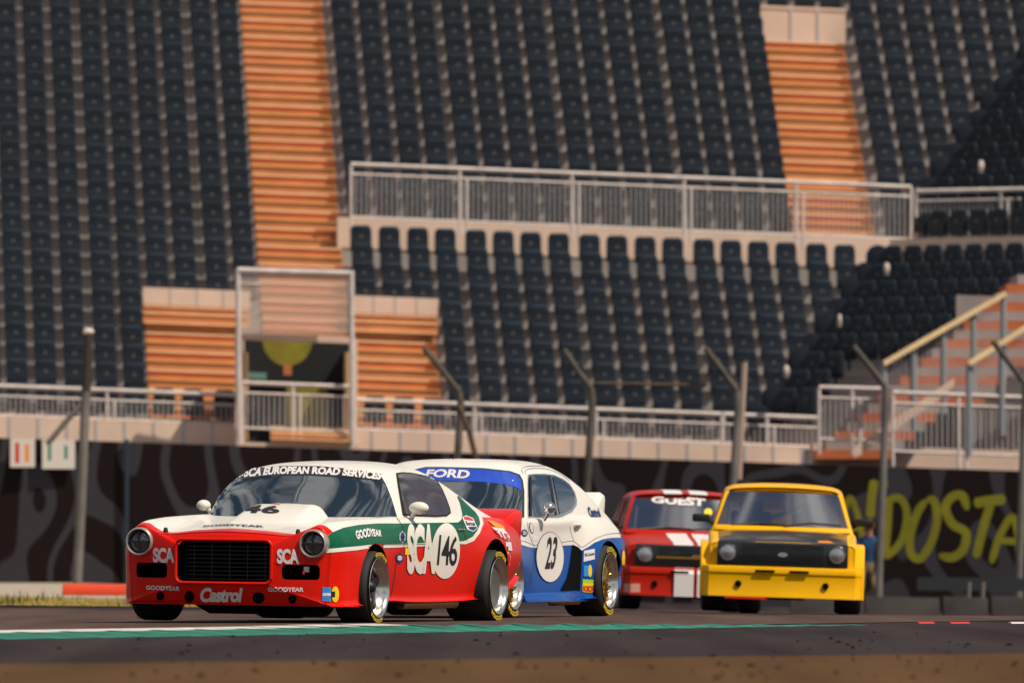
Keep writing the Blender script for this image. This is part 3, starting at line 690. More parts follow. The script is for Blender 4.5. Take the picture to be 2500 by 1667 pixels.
for pts, ub, brace, lab in posts:
    b = at(pts[0][0], pts[0][1], DF); base = ground_end(ub, DF); t = empty('fence_post', Matrix.Translation(base)); tag(t, lab, 'post', 'bent debris fence posts')
    m = MB(); P = [at(u, v, DF)-base for u, v in pts] + [Vector((0, 0, 0))]; up = P[:3]; m.tube([P[2], P[3]]+P[4:], .062, 10, r2=.075); m.build('shaft', M_postg if pts[0][0] > 1500 else M_post, t, smooth=True)
    m = MB(); m.tube(P[:3], .055, 10); m.build('bent_arm', M_post, t, smooth=True)
    if brace:
        m = MB(); Q = [at(u, v, DF-.3)-base for u, v in brace]; m.tube(Q, .05, 8); m.build('brace', M_rust, t, smooth=True)
base = ground_end(188, DF); t = empty('fence_post', Matrix.Translation(base)); tag(t, 'straight tall grey post with a white cap and a brace, beside the notice boards', 'post')
m = MB(); m.tube([at(210, 955, DF)-base, at(197, 1250, DF)-base, Vector((0, 0, 0))], .085, 10); m.build('shaft', M_postg, t, smooth=True)
m = MB(); m.tube([at(216, 815, DF)-base, at(210, 955, DF)-base], .085, 10); m.build('sleeve', mat('dark_sleeve', (.03, .022, .016), .7), t, smooth=True)
m = MB(); sph(m, at(216, 810, DF)-base, (.10, .10, .07)); m.build('cap', pale_m, t, smooth=True)
m = MB(); m.tube([at(200, 985, DF)-base, at(160, 1030, DF)-base, at(115, 1085, DF)-base], .05, 8); m.build('brace', M_postg, t, smooth=True)
m = MB(); m.tube([at(1818, 885, DF+1), at(1804, 1170, DF+1)], .05, 8); tag(m.build('thin_pole', mat('pale_pinkish_pole', (.42, .30, .24), .7), smooth=True), 'thin pale pinkish pole beside the third bent post', 'pole')
for (a, b, r_, lab) in (((1446, 936), (1725, 940), .03, 'thin rusty rail between two bent posts'), ((216, 1000), (-40, 1004), .008, 'thin fence wire left of the capped post')):
    m = MB(); m.tube([at(*a, DF+.2), at(*b, DF+.2)], r_, 6); tag(m.build('fence_wire', M_rust), lab, 'wire')

# ------------------------------------------------------------------ person by the hoarding
def skin_body(name, joints, edges, radii, m, parent):
    me = bpy.data.meshes.new(name); me.from_pydata(joints, edges, []); o = link(name, me, parent)
    sk = o.modifiers.new('s', 'SKIN'); 
    for i, r_ in enumerate(radii): me.skin_vertices[0].data[i].radius = (r_, r_*.9)
    me.skin_vertices[0].data[0].use_root = True
    su = o.modifiers.new('u', 'SUBSURF'); su.levels = 2; su.render_levels = 2
    dg = bpy.context.evaluated_depsgraph_get(); dg.update(); me2 = bpy.data.meshes.new_from_object(o.evaluated_get(dg), depsgraph=dg); o.modifiers.clear(); o.data = me2
    me2.materials.clear(); me2.materials.append(m)
    for p in me2.polygons: p.use_smooth = True
    return o
M_skin = mat('skin', (.45, .22, .13), .6)
pb = at(2115, 1430, 190); pg = Vector((pb.x, 190, gz(pb.x, 190))); pr = empty('person', Matrix.Translation(pg) @ Matrix.Rotation(R(15), 4, 'Z') @ Matrix.Scale(.93, 4))
tag(pr, 'person in a blue shirt and beige trousers stooping beside the hoarding', 'person')
J = [(0,0,.84),(0,-.02,.98),(0,-.08,1.20),(0,-.12,1.36),(0,-.15,1.45),(0,-.18,1.56),
     (-.10,0,.80),(-.13,-.12,.46),(-.12,.02,.09),(-.13,-.13,.04),(.10,0,.80),(.13,-.12,.46),(.14,.03,.09),(.15,-.12,.04),
     (-.19,-.10,1.32),(-.25,-.14,1.05),(-.20,-.32,.88),(-.19,-.39,.84),(.19,-.10,1.32),(.26,-.14,1.06),(.20,-.33,.90),(.19,-.40,.86)]
E = [(0,1),(1,2),(2,3),(3,4),(4,5),(0,6),(6,7),(7,8),(8,9),(0,10),(10,11),(11,12),(12,13),(3,14),(14,15),(15,16),(16,17),(3,18),(18,19),(19,20),(20,21)]
RR = [.13,.125,.14,.12,.055,.095,.09,.06,.045,.04,.09,.06,.045,.04,.06,.045,.035,.035,.06,.045,.035,.035]
po = skin_body('body', J, E, RR, M_skin, pr)
shirt = mat('blue_shirt', (.012, .06, .16), .9); trou = mat('beige_trousers', (.26, .18, .10), .9); hair = mat('ginger_cap', (.22, .06, .015), .8); shoe = mat('dark_shoes', (.02, .02, .02), .7)
for m_ in (shirt, trou, hair, shoe): po.data.materials.append(m_)
for p in po.data.polygons:
    c = p.center; p.material_index = (4 if c.z < .10 else 2 if c.z < .92 and abs(c.y+.36) > .12 else 1 if c.z < 1.41 and not (c.y < -.24 and c.z < 1.0) else 0)
m = MB(); sph(m, (0, -.17, 1.61), (.095, .11, .08), 14); m.box((0, -.28, 1.60), (.13, .09, .015)); m.build('cap', hair, pr, smooth=True)
m = MB(); sph(m, (-.035, -.262, 1.565), .012, 8); sph(m, (.035, -.262, 1.565), .012, 8); m.build('eye', shoe, pr); m = MB(); sph(m, (0, -.28, 1.54), (.016, .025, .02), 8); m.build('nose', M_skin, pr, smooth=True)

# ------------------------------------------------------------------ wheels
def arc_text(s, r0, r1, a0, a1, x, bold=.03):
    mb = MB(); sg = 1
    for t in text_tris(s, bold):
        vs = [(x, (r0+(r1-r0)*py)*math.cos(a0+(a1-a0)*px), (r0+(r1-r0)*py)*math.sin(a0+(a1-a0)*px)) for px, py in t]; mb.add(vs, [(0, 1, 2)])
    return mb
def make_wheel(parent, x, y, side, rad, rim, width, style='dish', text='GOODYEAR', toe=0, z=None):
    """x = outer face; side = +1 right of picture"""
    w = empty('wheel', Matrix.Translation((x, y, rad)) @ Matrix.Rotation(0 if side > 0 else PI, 4, 'Z') @ Matrix.Rotation(toe, 4, 'Z')); w.parent = parent
    mb = MB(); W = width; e = .028
    prof = [(rim-.004, -.015), (rim+.01, 0.0), (rim+(rad-rim)*.5, .004), (rad-e, -.004), (rad-e*.35, -.014), (rad-.001, -.035), (rad, -W/2), (rad-.001, -W+.035), (rad-e*.35, -W+.014), (rad-e, -W), (rim, -W+.01), (rim-.004, -W+.02)]
    mb.lathe(prof, 48); mb.build('tyre', M_tyre, w, smooth=True, angle=60)
    mb = MB(); dp = {'mesh': .060, 'five': .055, 'dish': .045}[style]; dd = dp+(.006 if style == 'dish' else .07)
    prof = [(rim-.014, -.004), (rim+.004, .008), (rim+.001, .011), (rim-.010, .006), (rim-.018, -.008), (rim-.022, -.016), (rim-.028, -dp*.8), (rim-.040, -dp), (rim-.050, -dd)]
    mb.lathe(prof, 48); mb.lathe([(rim-.048, -dd+.001), (0, -dd-.004)], 32, 1)
    mb.build('rim', [M_alu, M_cav], w, smooth=True, angle=50)
    mb = MB()
    if style == 'mesh':
        for k in range(18):
            a = 2*PI*k/18
            for s in (-1, 1):
                b = a + s*.34; mb.tube([(-dp*.8, .05*math.cos(a), .05*math.sin(a)), (-dp*.95, (rim-.034)*math.cos(b), (rim-.034)*math.sin(b))], .008, 5)
        mb.lathe([(0, -dp*.5), (.028, -dp*.5), (.05, -dp*.7), (.055, -dp*1.3)], 24)
        for k in range(24): a = 2*PI*k/24; mb.tube([(-dp*.9, (rim-.040)*math.cos(a), (rim-.040)*math.sin(a)), (-dp*.6, (rim-.040)*math.cos(a), (rim-.040)*math.sin(a))], .005, 5)
        mb.build('spokes', M_gold, w, smooth=True)
    elif style == 'five':
        for k in range(5):
            a = 2*PI*k/5+.3; c, s_ = math.cos(a), math.sin(a); q = [(.03, -.042), (rim-.034, -.030), (rim-.034, .030), (.03, .042)]
            vs = [(-dp*1.5, r_*c-t_*s_, r_*s_+t_*c) for r_, t_ in q]+[(-dp, r_*c-t_*s_, r_*s_+t_*c) for r_, t_ in q]; mb.hexa(vs)
        mb.lathe([(0, -dp*.45), (.030, -dp*.45), (.042, -dp*.7), (.06, -dp*1.1)], 24); mb.build('spokes', mat('dark_spokes', (.03, .03, .035), .35, metal=.7), w, bevel=.004)
    else:
        mb.lathe([(rim-.038, -dp), (rim-.06, -dp-.001), (0, -dp+.006)], 40); mb.build('wheel_disc', mat('brushed_grey_disc', (.20, .18, .165), .5, metal=.7, var=.15, vscale=3), w, smooth=True)
    mb = MB()
    r0 = rim+(rad-rim)*.22; r1 = rim+(rad-rim)*.80
    for a in (R(110), R(-70)):
        t = arc_text(text, r0, r1, a, a-R(62), .0065); mb.add(t.v, t.f)
    mb.build('sidewall_lettering', M_tyrey, w)
    return w
def finish_body(mb, name, mats, root, cyls, boxes, cav):
    o = mb.build(name, mats, root); cs = []
    for (x, y, z, r_, ln) in cyls:
        m = MB(); m.lathe([(0, x-ln/2), (r_, x-ln/2), (r_, x+ln/2), (0, x+ln/2)], 40, 0, Matrix.Translation((0, y, z))); c = m.build('cut', M_cav, root); cs.append(c)
    for (cx, cy, cz, dx, dy, dz, bv) in boxes:
        m = MB(); m.box((cx, cy, cz), (dx, dy, dz)); c = m.build('cut', M_cav, root, bevel=bv); cs.append(c)
    globals().get("DBG", lambda *a: None)(o, cs); boolean(o, cs); me = o.data
    for p in me.polygons:
        c = p.center; n = p.normal; hit = False
        for (x, y, z, r_, ln) in cyls:
            d = math.hypot(c.y-y, c.z-z)
            if abs(c.x-x) < ln/2+.01 and (d < r_+.008 and (abs(d-r_) < .02 and (n.y*(y-c.y)+n.z*(z-c.z)) > .25*r_ and len(p.vertices) < 60 and abs(n.x) < .25)): hit = True
            if abs(abs(c.x-x)-ln/2) < .004 and abs(n.x) > .9 and d < r_+.01: hit = True
        for (cx, cy, cz, dx, dy, dz, bv) in boxes:
            if abs(c.x-cx) < dx/2+.002 and abs(c.z-cz) < dz/2+.002 and abs(c.y-cy) < dy/2+.002 and (abs(n.y) < .25 or abs(c.y-cy-dy/2) < .03): hit = True
        if hit: p.material_index = cav
        p.use_smooth = not hit
    bm = bmesh.new(); bm.from_mesh(me); bm.normal_update()
    for e in bm.edges:
        if len(e.link_faces) == 2 and e.calc_face_angle(0) > R(38): e.smooth = False
    bm.to_mesh(me); bm.free(); return o
def cap_rings(st, yc, zc, front=True, f=(0, .45, .85, .97)):
    """closing rings inside a section, pulled to the face centre"""
    out = []
    for t in f:
        out.append([Vector((p.x*t, yc+(p.y-yc)*t**3, zc+(p.z-zc)*t)) for p in st])
    return out
def section(y, wb, zb, wm, zm, ws, zs, wf, zf, wh, zh, zc, bow=0):
    f = lambda x: bow*(x/.8)**2
    P = [(0, zb), (wb-.03, zb), (wb, zb+.025), (wm, zm), (ws, zs), (wf+.055, zf-.022), (wf-.03, zf), (wh, zh), (wh*.5, zc*.6+zh*.4), (0, zc)]
    return [Vector((x, y+f(x), z)) for x, z in P]
def sticker(name, poly, bvh, m, parent, off, smooth=0, cell=6): return project(name, poly_tris(poly, smooth), bvh, m, parent, off, cell)
def letter(name, s, top, bot, bvh, m, parent, off=.007, bold=.02, cell=6, space=1.0): return project(name, quad_map(text_tris(s, bold, space), top, bot), bvh, m, parent, off, cell)
def oval(name, c, rx, ry, bvh, m, parent, off, lean=0): return sticker(name, ell(c[0], c[1], rx, ry, 28, lean), bvh, m, parent, off)

# ------------------------------------------------------------------ car 1: white, green and red coupe number 146
TH = R(18.5)
def car_root(name, x, y, th, roll, z=0): return empty(name, Matrix.Translation((x, y, z)) @ Matrix.Rotation(-th, 4, 'Z') @ Matrix.Rotation(roll, 4, 'Y'))
car = car_root('race_car', -1.882, 80, TH, .013, .008)
tag(car, 'white, green and red race coupe with number 146, nearest of the four cars', 'race car', 'race cars on the track')
rows = [(-.74, .775, .13, .79, .35, .80, .57, .69, .71, .50, .650, .675, .09),
 (-.64, .845, .13, .85, .36, .85, .59, .70, .73, .52, .660, .69, .07),
 (-.50, .865, .13, .87, .37, .865, .60, .705, .745, .53, .67, .70, .04),
 (-.30, .885, .14, .90, .38, .885, .62, .72, .755, .54, .685, .712, 0),
 (0, .90, .16, .925, .42, .90, .64, .74, .77, .56, .715, .738, 0),
 (.45, .86, .17, .90, .42, .895, .66, .76, .785, .60, .76, .775, 0),
 (.9, .86, .16, .885, .42, .885, .66, .77, .795, .62, .79, .80, 0),
 (1.6, .86, .16, .885, .42, .885, .66, .78, .795, .62, .80, .80, 0),
 (2.2, .87, .17, .91, .43, .905, .67, .79, .80, .62, .80, .80, 0),
 (2.74, .88, .2, .955, .45, .935, .68, .79, .805, .60, .80, .80, 0),
 (3.3, .84, .26, .91, .46, .89, .67, .75, .795, .58, .79, .79, 0),
 (3.70, .78, .33, .83, .48, .82, .65, .70, .77, .56, .775, .775, -.04)]
st = [section(*r) for r in rows]
full = cap_rings(st[0], -.80, .40) + st + cap_rings(st[-1], 3.80, .55)[::-1]
nfr = 4
def mf(i, j, c):
    if j >= 4.6 and -.60 < c.y < 2.45: return 1
    return 0
lb = loft(full, 5, 5, mf)
body = finish_body(lb, 'body', [M_red, M_white, M_cav], car,
  [(.85, 0, .275, .318, .62), (-.85, 0, .275, .318, .62), (.85, 2.70, .30, .335, .66), (-.85, 2.70, .30, .335, .66)],
  [(0, -.72, .450, .73, .34, .305, .05), (.585, -.70, .378, .27, .36, .11, .025), (-.585, -.70, .378, .27, .36, .11, .025)], 2)
G = [[(.78,.86,.66),(.75,.80,.68),(.68,.73,.69),(.53,.64,.70),(.3,.56,.70),(0,.52,.70)],
 [(.80,1.02,.76),(.735,1.03,.88),(.66,.98,.95),(.5,.93,.975),(.28,.89,.985),(0,.87,.99)],
 [(.80,1.28,.77),(.70,1.28,.99),(.60,1.25,1.10),(.45,1.21,1.145),(.25,1.17,1.165),(0,1.15,1.172)],
 [(.80,1.7,.78),(.70,1.7,1.0),(.605,1.7,1.125),(.45,1.7,1.18),(.25,1.7,1.205),(0,1.7,1.212)],
 [(.805,2.1,.78),(.715,2.1,.985),(.61,2.1,1.10),(.45,2.1,1.16),(.25,2.1,1.188),(0,2.1,1.195)],
 [(.82,2.6,.78),(.745,2.6,.90),(.62,2.6,.99),(.45,2.6,1.04),(.25,2.6,1.06),(0,2.6,1.07)],
 [(.82,3.05,.77),(.76,3.05,.81),(.62,3.05,.85),(.42,3.05,.88),(.22,3.05,.89),(0,3.05,.895)],
 [(.78,3.4,.75),(.72,3.4,.76),(.6,3.4,.77),(.4,3.4,.775),(.2,3.4,.78),(0,3.4,.78)]]
roof = loft([[Vector(p) for p in s] for s in G], 6, 5, lambda i, j, c: 0).build('roof', M_white, car, smooth=True, angle=60)
# bonnet scoop
sc_ = [[(.34,.02,.70),(.30,.02,.715),(.15,.02,.728),(0,.02,.732)], [(.34,.12,.70),(.27,.12,.755),(.14,.12,.775),(0,.12,.78)], [(.34,.40,.73),(.255,.40,.835),(.13,.40,.85),(0,.40,.855)],
 [(.33,.62,.75),(.25,.62,.86),(.12,.62,.875),(0,.62,.88)], [(.33,.66,.75),(.25,.66,.76),(.12,.66,.77),(0,.66,.77)]]
scoop = loft([[Vector(p) for p in s] for s in sc_], 5, 4).build('bonnet_scoop', M_white, car, smooth=True, angle=50)
bB = bvh_of([body, roof, scoop]); bG = bvh_of([roof]); bL = bvh_of([body])
# windows
ws = project('windscreen', poly_tris([(508,1262),(514,1240),(545,1200),(578,1166),(600,1152),(625,1143),(690,1138.5),(780,1139),(860,1146),(912,1155),(932,1166),(942,1182),(955,1215),(969,1262)]), bG, M_glass, car, .004, 8)
sw_ = c2((648,238),(690,228),(760,232),(850,250),(930,268),(975,300),(1010,360),(1045,440),(1070,510),(1080,545),(1050,568),(960,574),(800,570),(700,562),(680,440),(660,320))
project('side_window', poly_tris(c2((635,222),(690,214),(770,220),(860,238),(940,258),(985,292),(1022,356),(1058,440),(1084,512),(1092,552),(1058,580),(960,586),(800,580),(690,572),(668,440),(648,320))), bG, M_rubber, car, .004, 6, mirror=True)
sw = project('side_window', poly_tris(sw_), bG, M_glassb, car, .008, 6, mirror=True)
bW = bvh_of([ws]); 
sticker('sun_strip', [(583,1163),(600,1152),(625,1143),(690,1138.5),(780,1139),(860,1146),(912,1155),(932,1166),(941,1182),(905,1172),(860,1168),(760,1161),(680,1160),(612,1168),(590,1172)], bG, M_frit, ws, .006)
letter('lettering', 'SCA EUROPEAN ROAD SERVICES', [(602,1144.5),(680,1140.5),(760,1141),(850,1145),(934,1154)], [(595,1167),(676,1159),(757,1158.5),(845,1163),(928,1173)], bG, M_letw, ws, .009, .05)
# livery on the body
gp_ = c2((50,748),(110,712),(200,675),(330,652),(480,640),(700,640),(960,634),(1150,632),(1182,605),(1188,560),(1168,470),(1125,375),(1200,455),(1290,540),(1325,590),(1335,640),(1310,700),(1270,750),(1200,785),(1150,790),(560,812),(450,812),(300,830),(60,850))
sticker('green_flash', gp_, bB, M_green, body, .0035, cell=6)
stp = c2((57,850),(300,830),(450,812),(560,812),(1150,790),(1200,785),(1270,750),(1310,700),(1335,640),(1325,590),(1290,540),(1318,538),(1345,560),(1362,640),(1330,720),(1280,785),(1210,812),(560,842),(460,838),(300,862),(57,884))
sticker('white_stripe', stp, bB, M_white, body, .0045, cell=6)
sticker('number_roundel', [(x, y) for x, y in c2(*[(1045+118*math.cos(a)-8*math.sin(a), 868+230*math.sin(a)) for a in [2*PI*k/36 for k in range(36)]])], bB, M_white, body, .006)
letter('number', '146', c2((992,728),(1062,740),(1150,745)), c2((968,985),(1050,985),(1132,992)), bB, M_letb, body, .009, .012, 5, .85)
letter('lettering', 'SCA', c2((722,645),(955,645)), c2((722,1060),(955,1060)), bB, M_white, body, .0075, .05, 5, .85)
letter('lettering', 'GOODYEAR', c2((290,705),(400,683),(510,700)), c2((305,775),(410,752),(510,748)), bB, M_letw, body, .008, .04)
hexa_ = lambda cx, cy, w, h: [(cx-w, cy-h*.45), (cx, cy-h), (cx+w, cy-h*.45), (cx+w, cy+h*.45), (cx, cy+h), (cx-w, cy+h*.45)]
sticker('sponsor_badge', c2((1185,590),(1215,572),(1275,600),(1312,680),(1275,708),(1225,690)), bB, M_letw, body, .006)
sticker('sponsor_badge', c2((1195,592),(1216,580),(1268,606),(1278,622),(1205,612)), bB, M_redv, body, .0075); sticker('sponsor_badge', c2((1232,668),(1300,668),(1305,680),(1275,700),(1240,686)), bB, M_dkblue, body, .0075)
letter('lettering', 'Burmah', c2((1208,622),(1285,630)), c2((1220,658),(1292,662)), bB, M_dkblue, body, .009, .02)
for cx, cy, w, h, m_ in ((685,752,24,50,M_letw),(662,925,30,46,M_dkblue),(740,870,30,28,M_yv)): sticker('sponsor_badge', c2(*(hexa_(cx, cy, w, h) if m_ is not M_yv else [(cx-w,cy-h),(cx+w,cy-h),(cx+w-6,cy+h),(cx-w-4,cy+h)])), bB, m_, body, .006)
oval('sponsor_badge', c2((685,752))[0], 5.5, 12, bB, M_dkblue, body, .0072); oval('sponsor_badge', c2((662,925))[0], 6, 6, bB, M_letw, body, .0072)
sticker('sponsor_badge', c2((1525,790),(1590,795),(1600,865),(1535,860)), bB, M_letw, body, .006); sticker('sponsor_badge', c2((1390,612),(1440,620),(1530,665),(1540,700),(1470,680)), bB, M_orv, body, .006)
sticker('sponsor_badge', c2((1430,670),(1530,685),(1580,750),(1570,785),(1500,750)), bB, M_letw, body, .006); sticker('sponsor_badge', c2((1562,872),(1585,905),(1580,985),(1540,1035),(1520,1010),(1530,920)), bB, M_letw, body, .006)
oval('sponsor_badge', c2((1556,950))[0], 6, 12, bB, M_redv, body, .0072)
letter('lettering', '51S', c2((1440,690),(1560,730)), c2((1480,745),(1572,780)), bB, M_redv, body, .009, .02)
# front lettering
letter('lettering', 'SCA', c1((322,840),(500,842)), c1((322,962),(502,968)), bB, M_letw, body, .006, .045, space=.9)
letter('lettering', 'SCA', c1((1352,850),(1530,852)), c1((1352,972),(1540,978)), bB, M_letw, body, .006, .045, space=.9)
letter('lettering', 'Castrol', c1((722,1170),(1068,1172)), c1((706,1290),(1050,1290)), bB, M_letw, body, .006, .045, space=.9)
letter('lettering', 'GOODYEAR', c1((265,1152),(545,1160)), c1((265,1188),(543,1196)), bB, M_letw, body, .006, .035)
letter('lettering', 'GOODYEAR', c1((1278,1165),(1575,1170)), c1((1276,1203),(1572,1205)), bB, M_letw, body, .006, .035)
letter('lettering', 'GOODYEAR', c1((745,655),(960,646),(1240,660)), c1((728,671),(960,661),(1245,676)), bL, M_letb, body, .006, .03)
bS = bvh_of([scoop, body])
letter('number', '146', c1((1000,500),(1200,488),(1375,498)), c1((925,556),(1150,553),(1370,558)), bS, M_letb, scoop, .006, .03)
sticker('red_flash', c1((1110,484),(1300,462),(1490,462),(1470,484),(1300,480)), bS, M_orv, scoop, .005)
sticker('sponsor_badge', c1((1728,1168),(1795,1168),(1795,1285),(1724,1285)), bB, M_sky, body, .005); oval('sponsor_badge', c1((1832,1226))[0], 9, 19.5, bB, M_yv, body, .006)
sticker('sponsor_badge', c1((1730,1215),(1795,1215),(1795,1240),(1728,1240)), bB, M_letw, body, .0065)
sticker('sponsor_badge', c1((1795,1205),(1830,1200),(1830,1250),(1795,1252)), bB, M_letb, body, .0068, cell=20)
for (x_, y_, rx_, ry_) in ((382,1240,33,36),(622,1244,40,48),(1198,1254,50,48),(1480,1262,34,38)):
    oval('duct_hole', c1((x_, y_))[0], rx_/3.4, ry_/3.4, bB, M_cav, body, .005)
# grille, lamps
g = MB()
for k in range(10): g.box((0, -.66, .32+k*.03), (.68, .03, .006))
for k in range(5): g.box((-.28+k*.14, -.645, .45), (.008, .02, .27))
g.build('grille', mat('grille_slats', (.02, .021, .024), .35, metal=.3), car)
g = MB(); rr = [(x_, z_) for cx_, cz_, a0 in ((.325,.56,0),(-.325,.56,90),(-.325,.34,180),(.325,.34,270)) for x_, z_ in [(cx_+.05*math.cos(R(a0+t*15)), cz_+.05*math.sin(R(a0+t*15))) for t in range(7)]]
g.tube([(x_, -.792-.012*(1-(x_/.36)**2), z_) for x_, z_ in rr+rr[:2]], .013, 10, cap=False); g.build('grille_surround', M_red, car, smooth=True)
g = MB(); g.box((.62, -.70, .40), (.035, .03, .04)); g.build('tow_strap', M_letw, car); g = MB(); g.tube([(.60,-.72,.385),(.61,-.74,.365)], .009); g.build('tow_strap', M_redv, car)
for sx in (-1, 1):
    h = empty('headlight', Matrix.Translation((sx*.682, -.692, .588)) @ Matrix.Rotation(PI/2*3, 4, 'Z')); h.parent = car
    # lathe axis local X -> car -Y (towards the front)
    m = MB(); m.lathe([(.098,-.22),(.104,-.02),(.106,.055),(.102,.068),(.094,.070),(.088,.060),(.086,.03)], 40); m.build('lamp_rim', M_chrome if False else mat('silver_rim', (.50,.46,.42), .3, metal=.6), h, smooth=True, angle=60)
    m = MB(); m.lathe([(.087,.03),(.06,.046),(.03,.054),(.0001,.057)], 32); m.build('lens', M_lens, h, smooth=True)
    m = MB(); m.lathe([(.0875,.031),(.080,.045),(.074,.043),(.073,.034)], 32); m.box((.057, 0, 0), (.012, .016, .165)); m.box((.057, 0, 0), (.0122, .165, .016)); m.build('tape_cross', M_letb, h)
m = MB()   # front fender collars behind the lamps
# bonnet pins
for x_ in (-.52, .52): m = MB(); m.lathe([(0,.02),(.012,.02),(.018,.0),(.02,-.02)], 12, 0, Matrix.Translation((x_, -.62, .675)) @ Matrix.Rotation(-PI/2, 4, 'Y')); m.build('bonnet_pin', M_black, car)
# tail spoiler
sp = [[(.80,3.45,.72),(.80,3.62,.845),(.80,3.70,.86),(.80,3.74,.85),(.80,3.70,.60)]]
m = MB(); prof = [(3.42,.775),(3.60,.83),(3.72,.865),(3.76,.86),(3.74,.70),(3.70,.62)]
n = len(prof)
xs_ = [-.84,-.80,-.5,0,.5,.80,.84]; vs = [(x, y-(.10*(abs(x)/.8)**2), z-(.03 if abs(x) > .82 else 0)) for x in xs_ for y, z in prof]
m.add(vs, [(i*n+k, i*n+(k+1) % n, (i+1)*n+(k+1) % n, (i+1)*n+k) for i in range(len(xs_)-1) for k in range(n)] + [tuple(range(n)), tuple(range((len(xs_)-1)*n, len(xs_)*n))]); m.build('spoiler', M_red, car, bevel=.012)
# under-tray, sump, side pipe
m = MB(); m.box((0, 1.3, .17), (1.3, 3.6, .05)); m.hexa([(-.32,-.2,.06),(.32,-.2,.06),(.30,.5,.06),(-.30,.5,.06),(-.45,-.35,.16),(.45,-.35,.16),(.45,.6,.16),(-.45,.6,.16)]); m.build('undertray', M_black, car)
m = MB(); m.tube([(.78,.95,.135),(.80,1.5,.138),(.82,2.08,.142)], .036, 16); m.tube([(.82,2.07,.142),(.82,2.085,.142)], .039, 16); m.build('side_exhaust', M_pipe, car, smooth=True)
# mirrors, door handle, driver-name plate
for sx in (-1, 1):
    m = MB(); cx = sx*.895 if sx > 0 else -.825; sph(m, (cx, 1.02, .862), (.078 if sx > 0 else .055, .05, .047 if sx > 0 else .042), 20); m.tube([(cx-sx*.035,1.03,.835),(cx-sx*.075,1.05,.765)], .018, 10); m.build('door_mirror', M_white, car, smooth=True)
m = MB(); m.box((.895, 2.02, .70), (.02, .14, .02)); m.box((.885, 2.02, .685), (.015, .10, .02)); m.build('door_handle', M_chrome, car, bevel=.004)
# panel gaps
for name_, pl in (('shut_line', c2((618,560),(690,668),(700,740),(700,820),(640,950),(620,1100),(590,1250))), ('shut_line', c2((1180,600),(1200,720),(1228,790)))):
    L, Rr = stroke(pl, 1.1); tr = []
    for i in range(len(L)-1): tr += [[(L[i].x, L[i].y), (L[i+1].x, L[i+1].y), (Rr[i+1].x, Rr[i+1].y)], [(L[i].x, L[i].y), (Rr[i+1].x, Rr[i+1].y), (Rr[i].x, Rr[i].y)]]
    project(name_, tr, bB, mat('gap_shadow', (.05, .01, .008), .8), body, .0052, 8)
make_wheel(car, .935, 0, 1, .27, .222, .27, 'five', toe=0); make_wheel(car, -.935, 0, -1, .27, .222, .27, 'five')
make_wheel(car, .965, 2.70, 1, .275, .215, .36, 'dish'); make_wheel(car, -.965, 2.70, -1, .275, .215, .36, 'dish')

# ------------------------------------------------------------------ car 2: blue and white fastback number 23
cap = car_root('race_car', -.866, 86.7, R(17.2), .004, .003)
tag(cap, 'blue and white fastback race car with number 23, second from the left', 'race car', 'race cars on the track')
rows = [(-.70, .70, .20, .78, .40, .78, .58, .68, .70, .5, .68, .68, .1), (-.4, .86, .16, .92, .42, .86, .64, .74, .76, .56, .74, .74, 0), (0, .88, .16, .93, .44, .86, .66, .74, .79, .58, .775, .78, 0),
 (.45, .86, .15, .885, .44, .84, .66, .75, .80, .6, .80, .81, 0), (.9, .85, .14, .84, .44, .825, .66, .76, .805, .6, .81, .82, 0), (1.6, .85, .14, .84, .44, .825, .67, .77, .81, .62, .82, .82, 0),
 (1.98, .86, .15, .86, .46, .84, .69, .77, .82, .6, .83, .83, 0), (2.25, .90, .16, .93, .47, .89, .70, .77, .83, .6, .84, .84, 0), (2.56, .92, .18, .965, .47, .92, .71, .77, .84, .6, .84, .84, 0), (3.0, .88, .24, .955, .48, .91, .69, .74, .83, .58, .84, .84, 0), (3.40, .78, .32, .84, .50, .80, .66, .68, .80, .5, .82, .82, -.04)]
st = [section(*r) for r in rows]; full = cap_rings(st[0], -.76, .42) + st + cap_rings(st[-1], 3.48, .55)[::-1]
body = finish_body(loft(full, 5, 5, lambda i, j, c: 2 if (j >= 4.8 or (j >= 4 and c.y > 2.3 )) else 0), 'body', [M_blue, M_cav, M_white], cap, [(.85,0,.30,.335,.6), (-.85,0,.30,.335,.6), (.85,2.56,.30,.325,.6), (-.85,2.56,.30,.325,.6)], [(0,-.72,.50,1.2,.2,.14,.03)], 1)
G = [[(.78,.78,.70),(.74,.72,.72),(.66,.64,.72),(.5,.54,.72),(.28,.47,.72),(0,.44,.72)],
 [(.78,.98,.78),(.72,1.0,.93),(.65,.96,1.0),(.48,.89,1.02),(.28,.86,1.03),(0,.84,1.035)],
 [(.78,1.24,.79),(.69,1.28,1.04),(.60,1.26,1.175),(.46,1.20,1.235),(.25,1.16,1.255),(0,1.14,1.262)],
 [(.78,1.7,.80),(.70,1.7,1.05),(.61,1.7,1.20),(.46,1.7,1.265),(.25,1.7,1.285),(0,1.7,1.292)],
 [(.79,2.2,.80),(.72,2.2,1.04),(.63,2.2,1.18),(.46,2.2,1.25),(.25,2.2,1.272),(0,2.2,1.28)],
 [(.80,2.65,.80),(.76,2.65,.96),(.66,2.65,1.07),(.46,2.65,1.14),(.25,2.65,1.165),(0,2.65,1.175)],
 [(.80,3.05,.79),(.77,3.05,.85),(.66,3.05,.92),(.44,3.05,.97),(.22,3.05,.985),(0,3.05,.99)],
 [(.74,3.42,.77),(.70,3.42,.78),(.6,3.42,.80),(.4,3.42,.82),(.2,3.42,.83),(0,3.42,.83)]]
roof = loft([[Vector(p) for p in s] for s in G], 6, 5).build('roof', M_white, cap, smooth=True, angle=60)
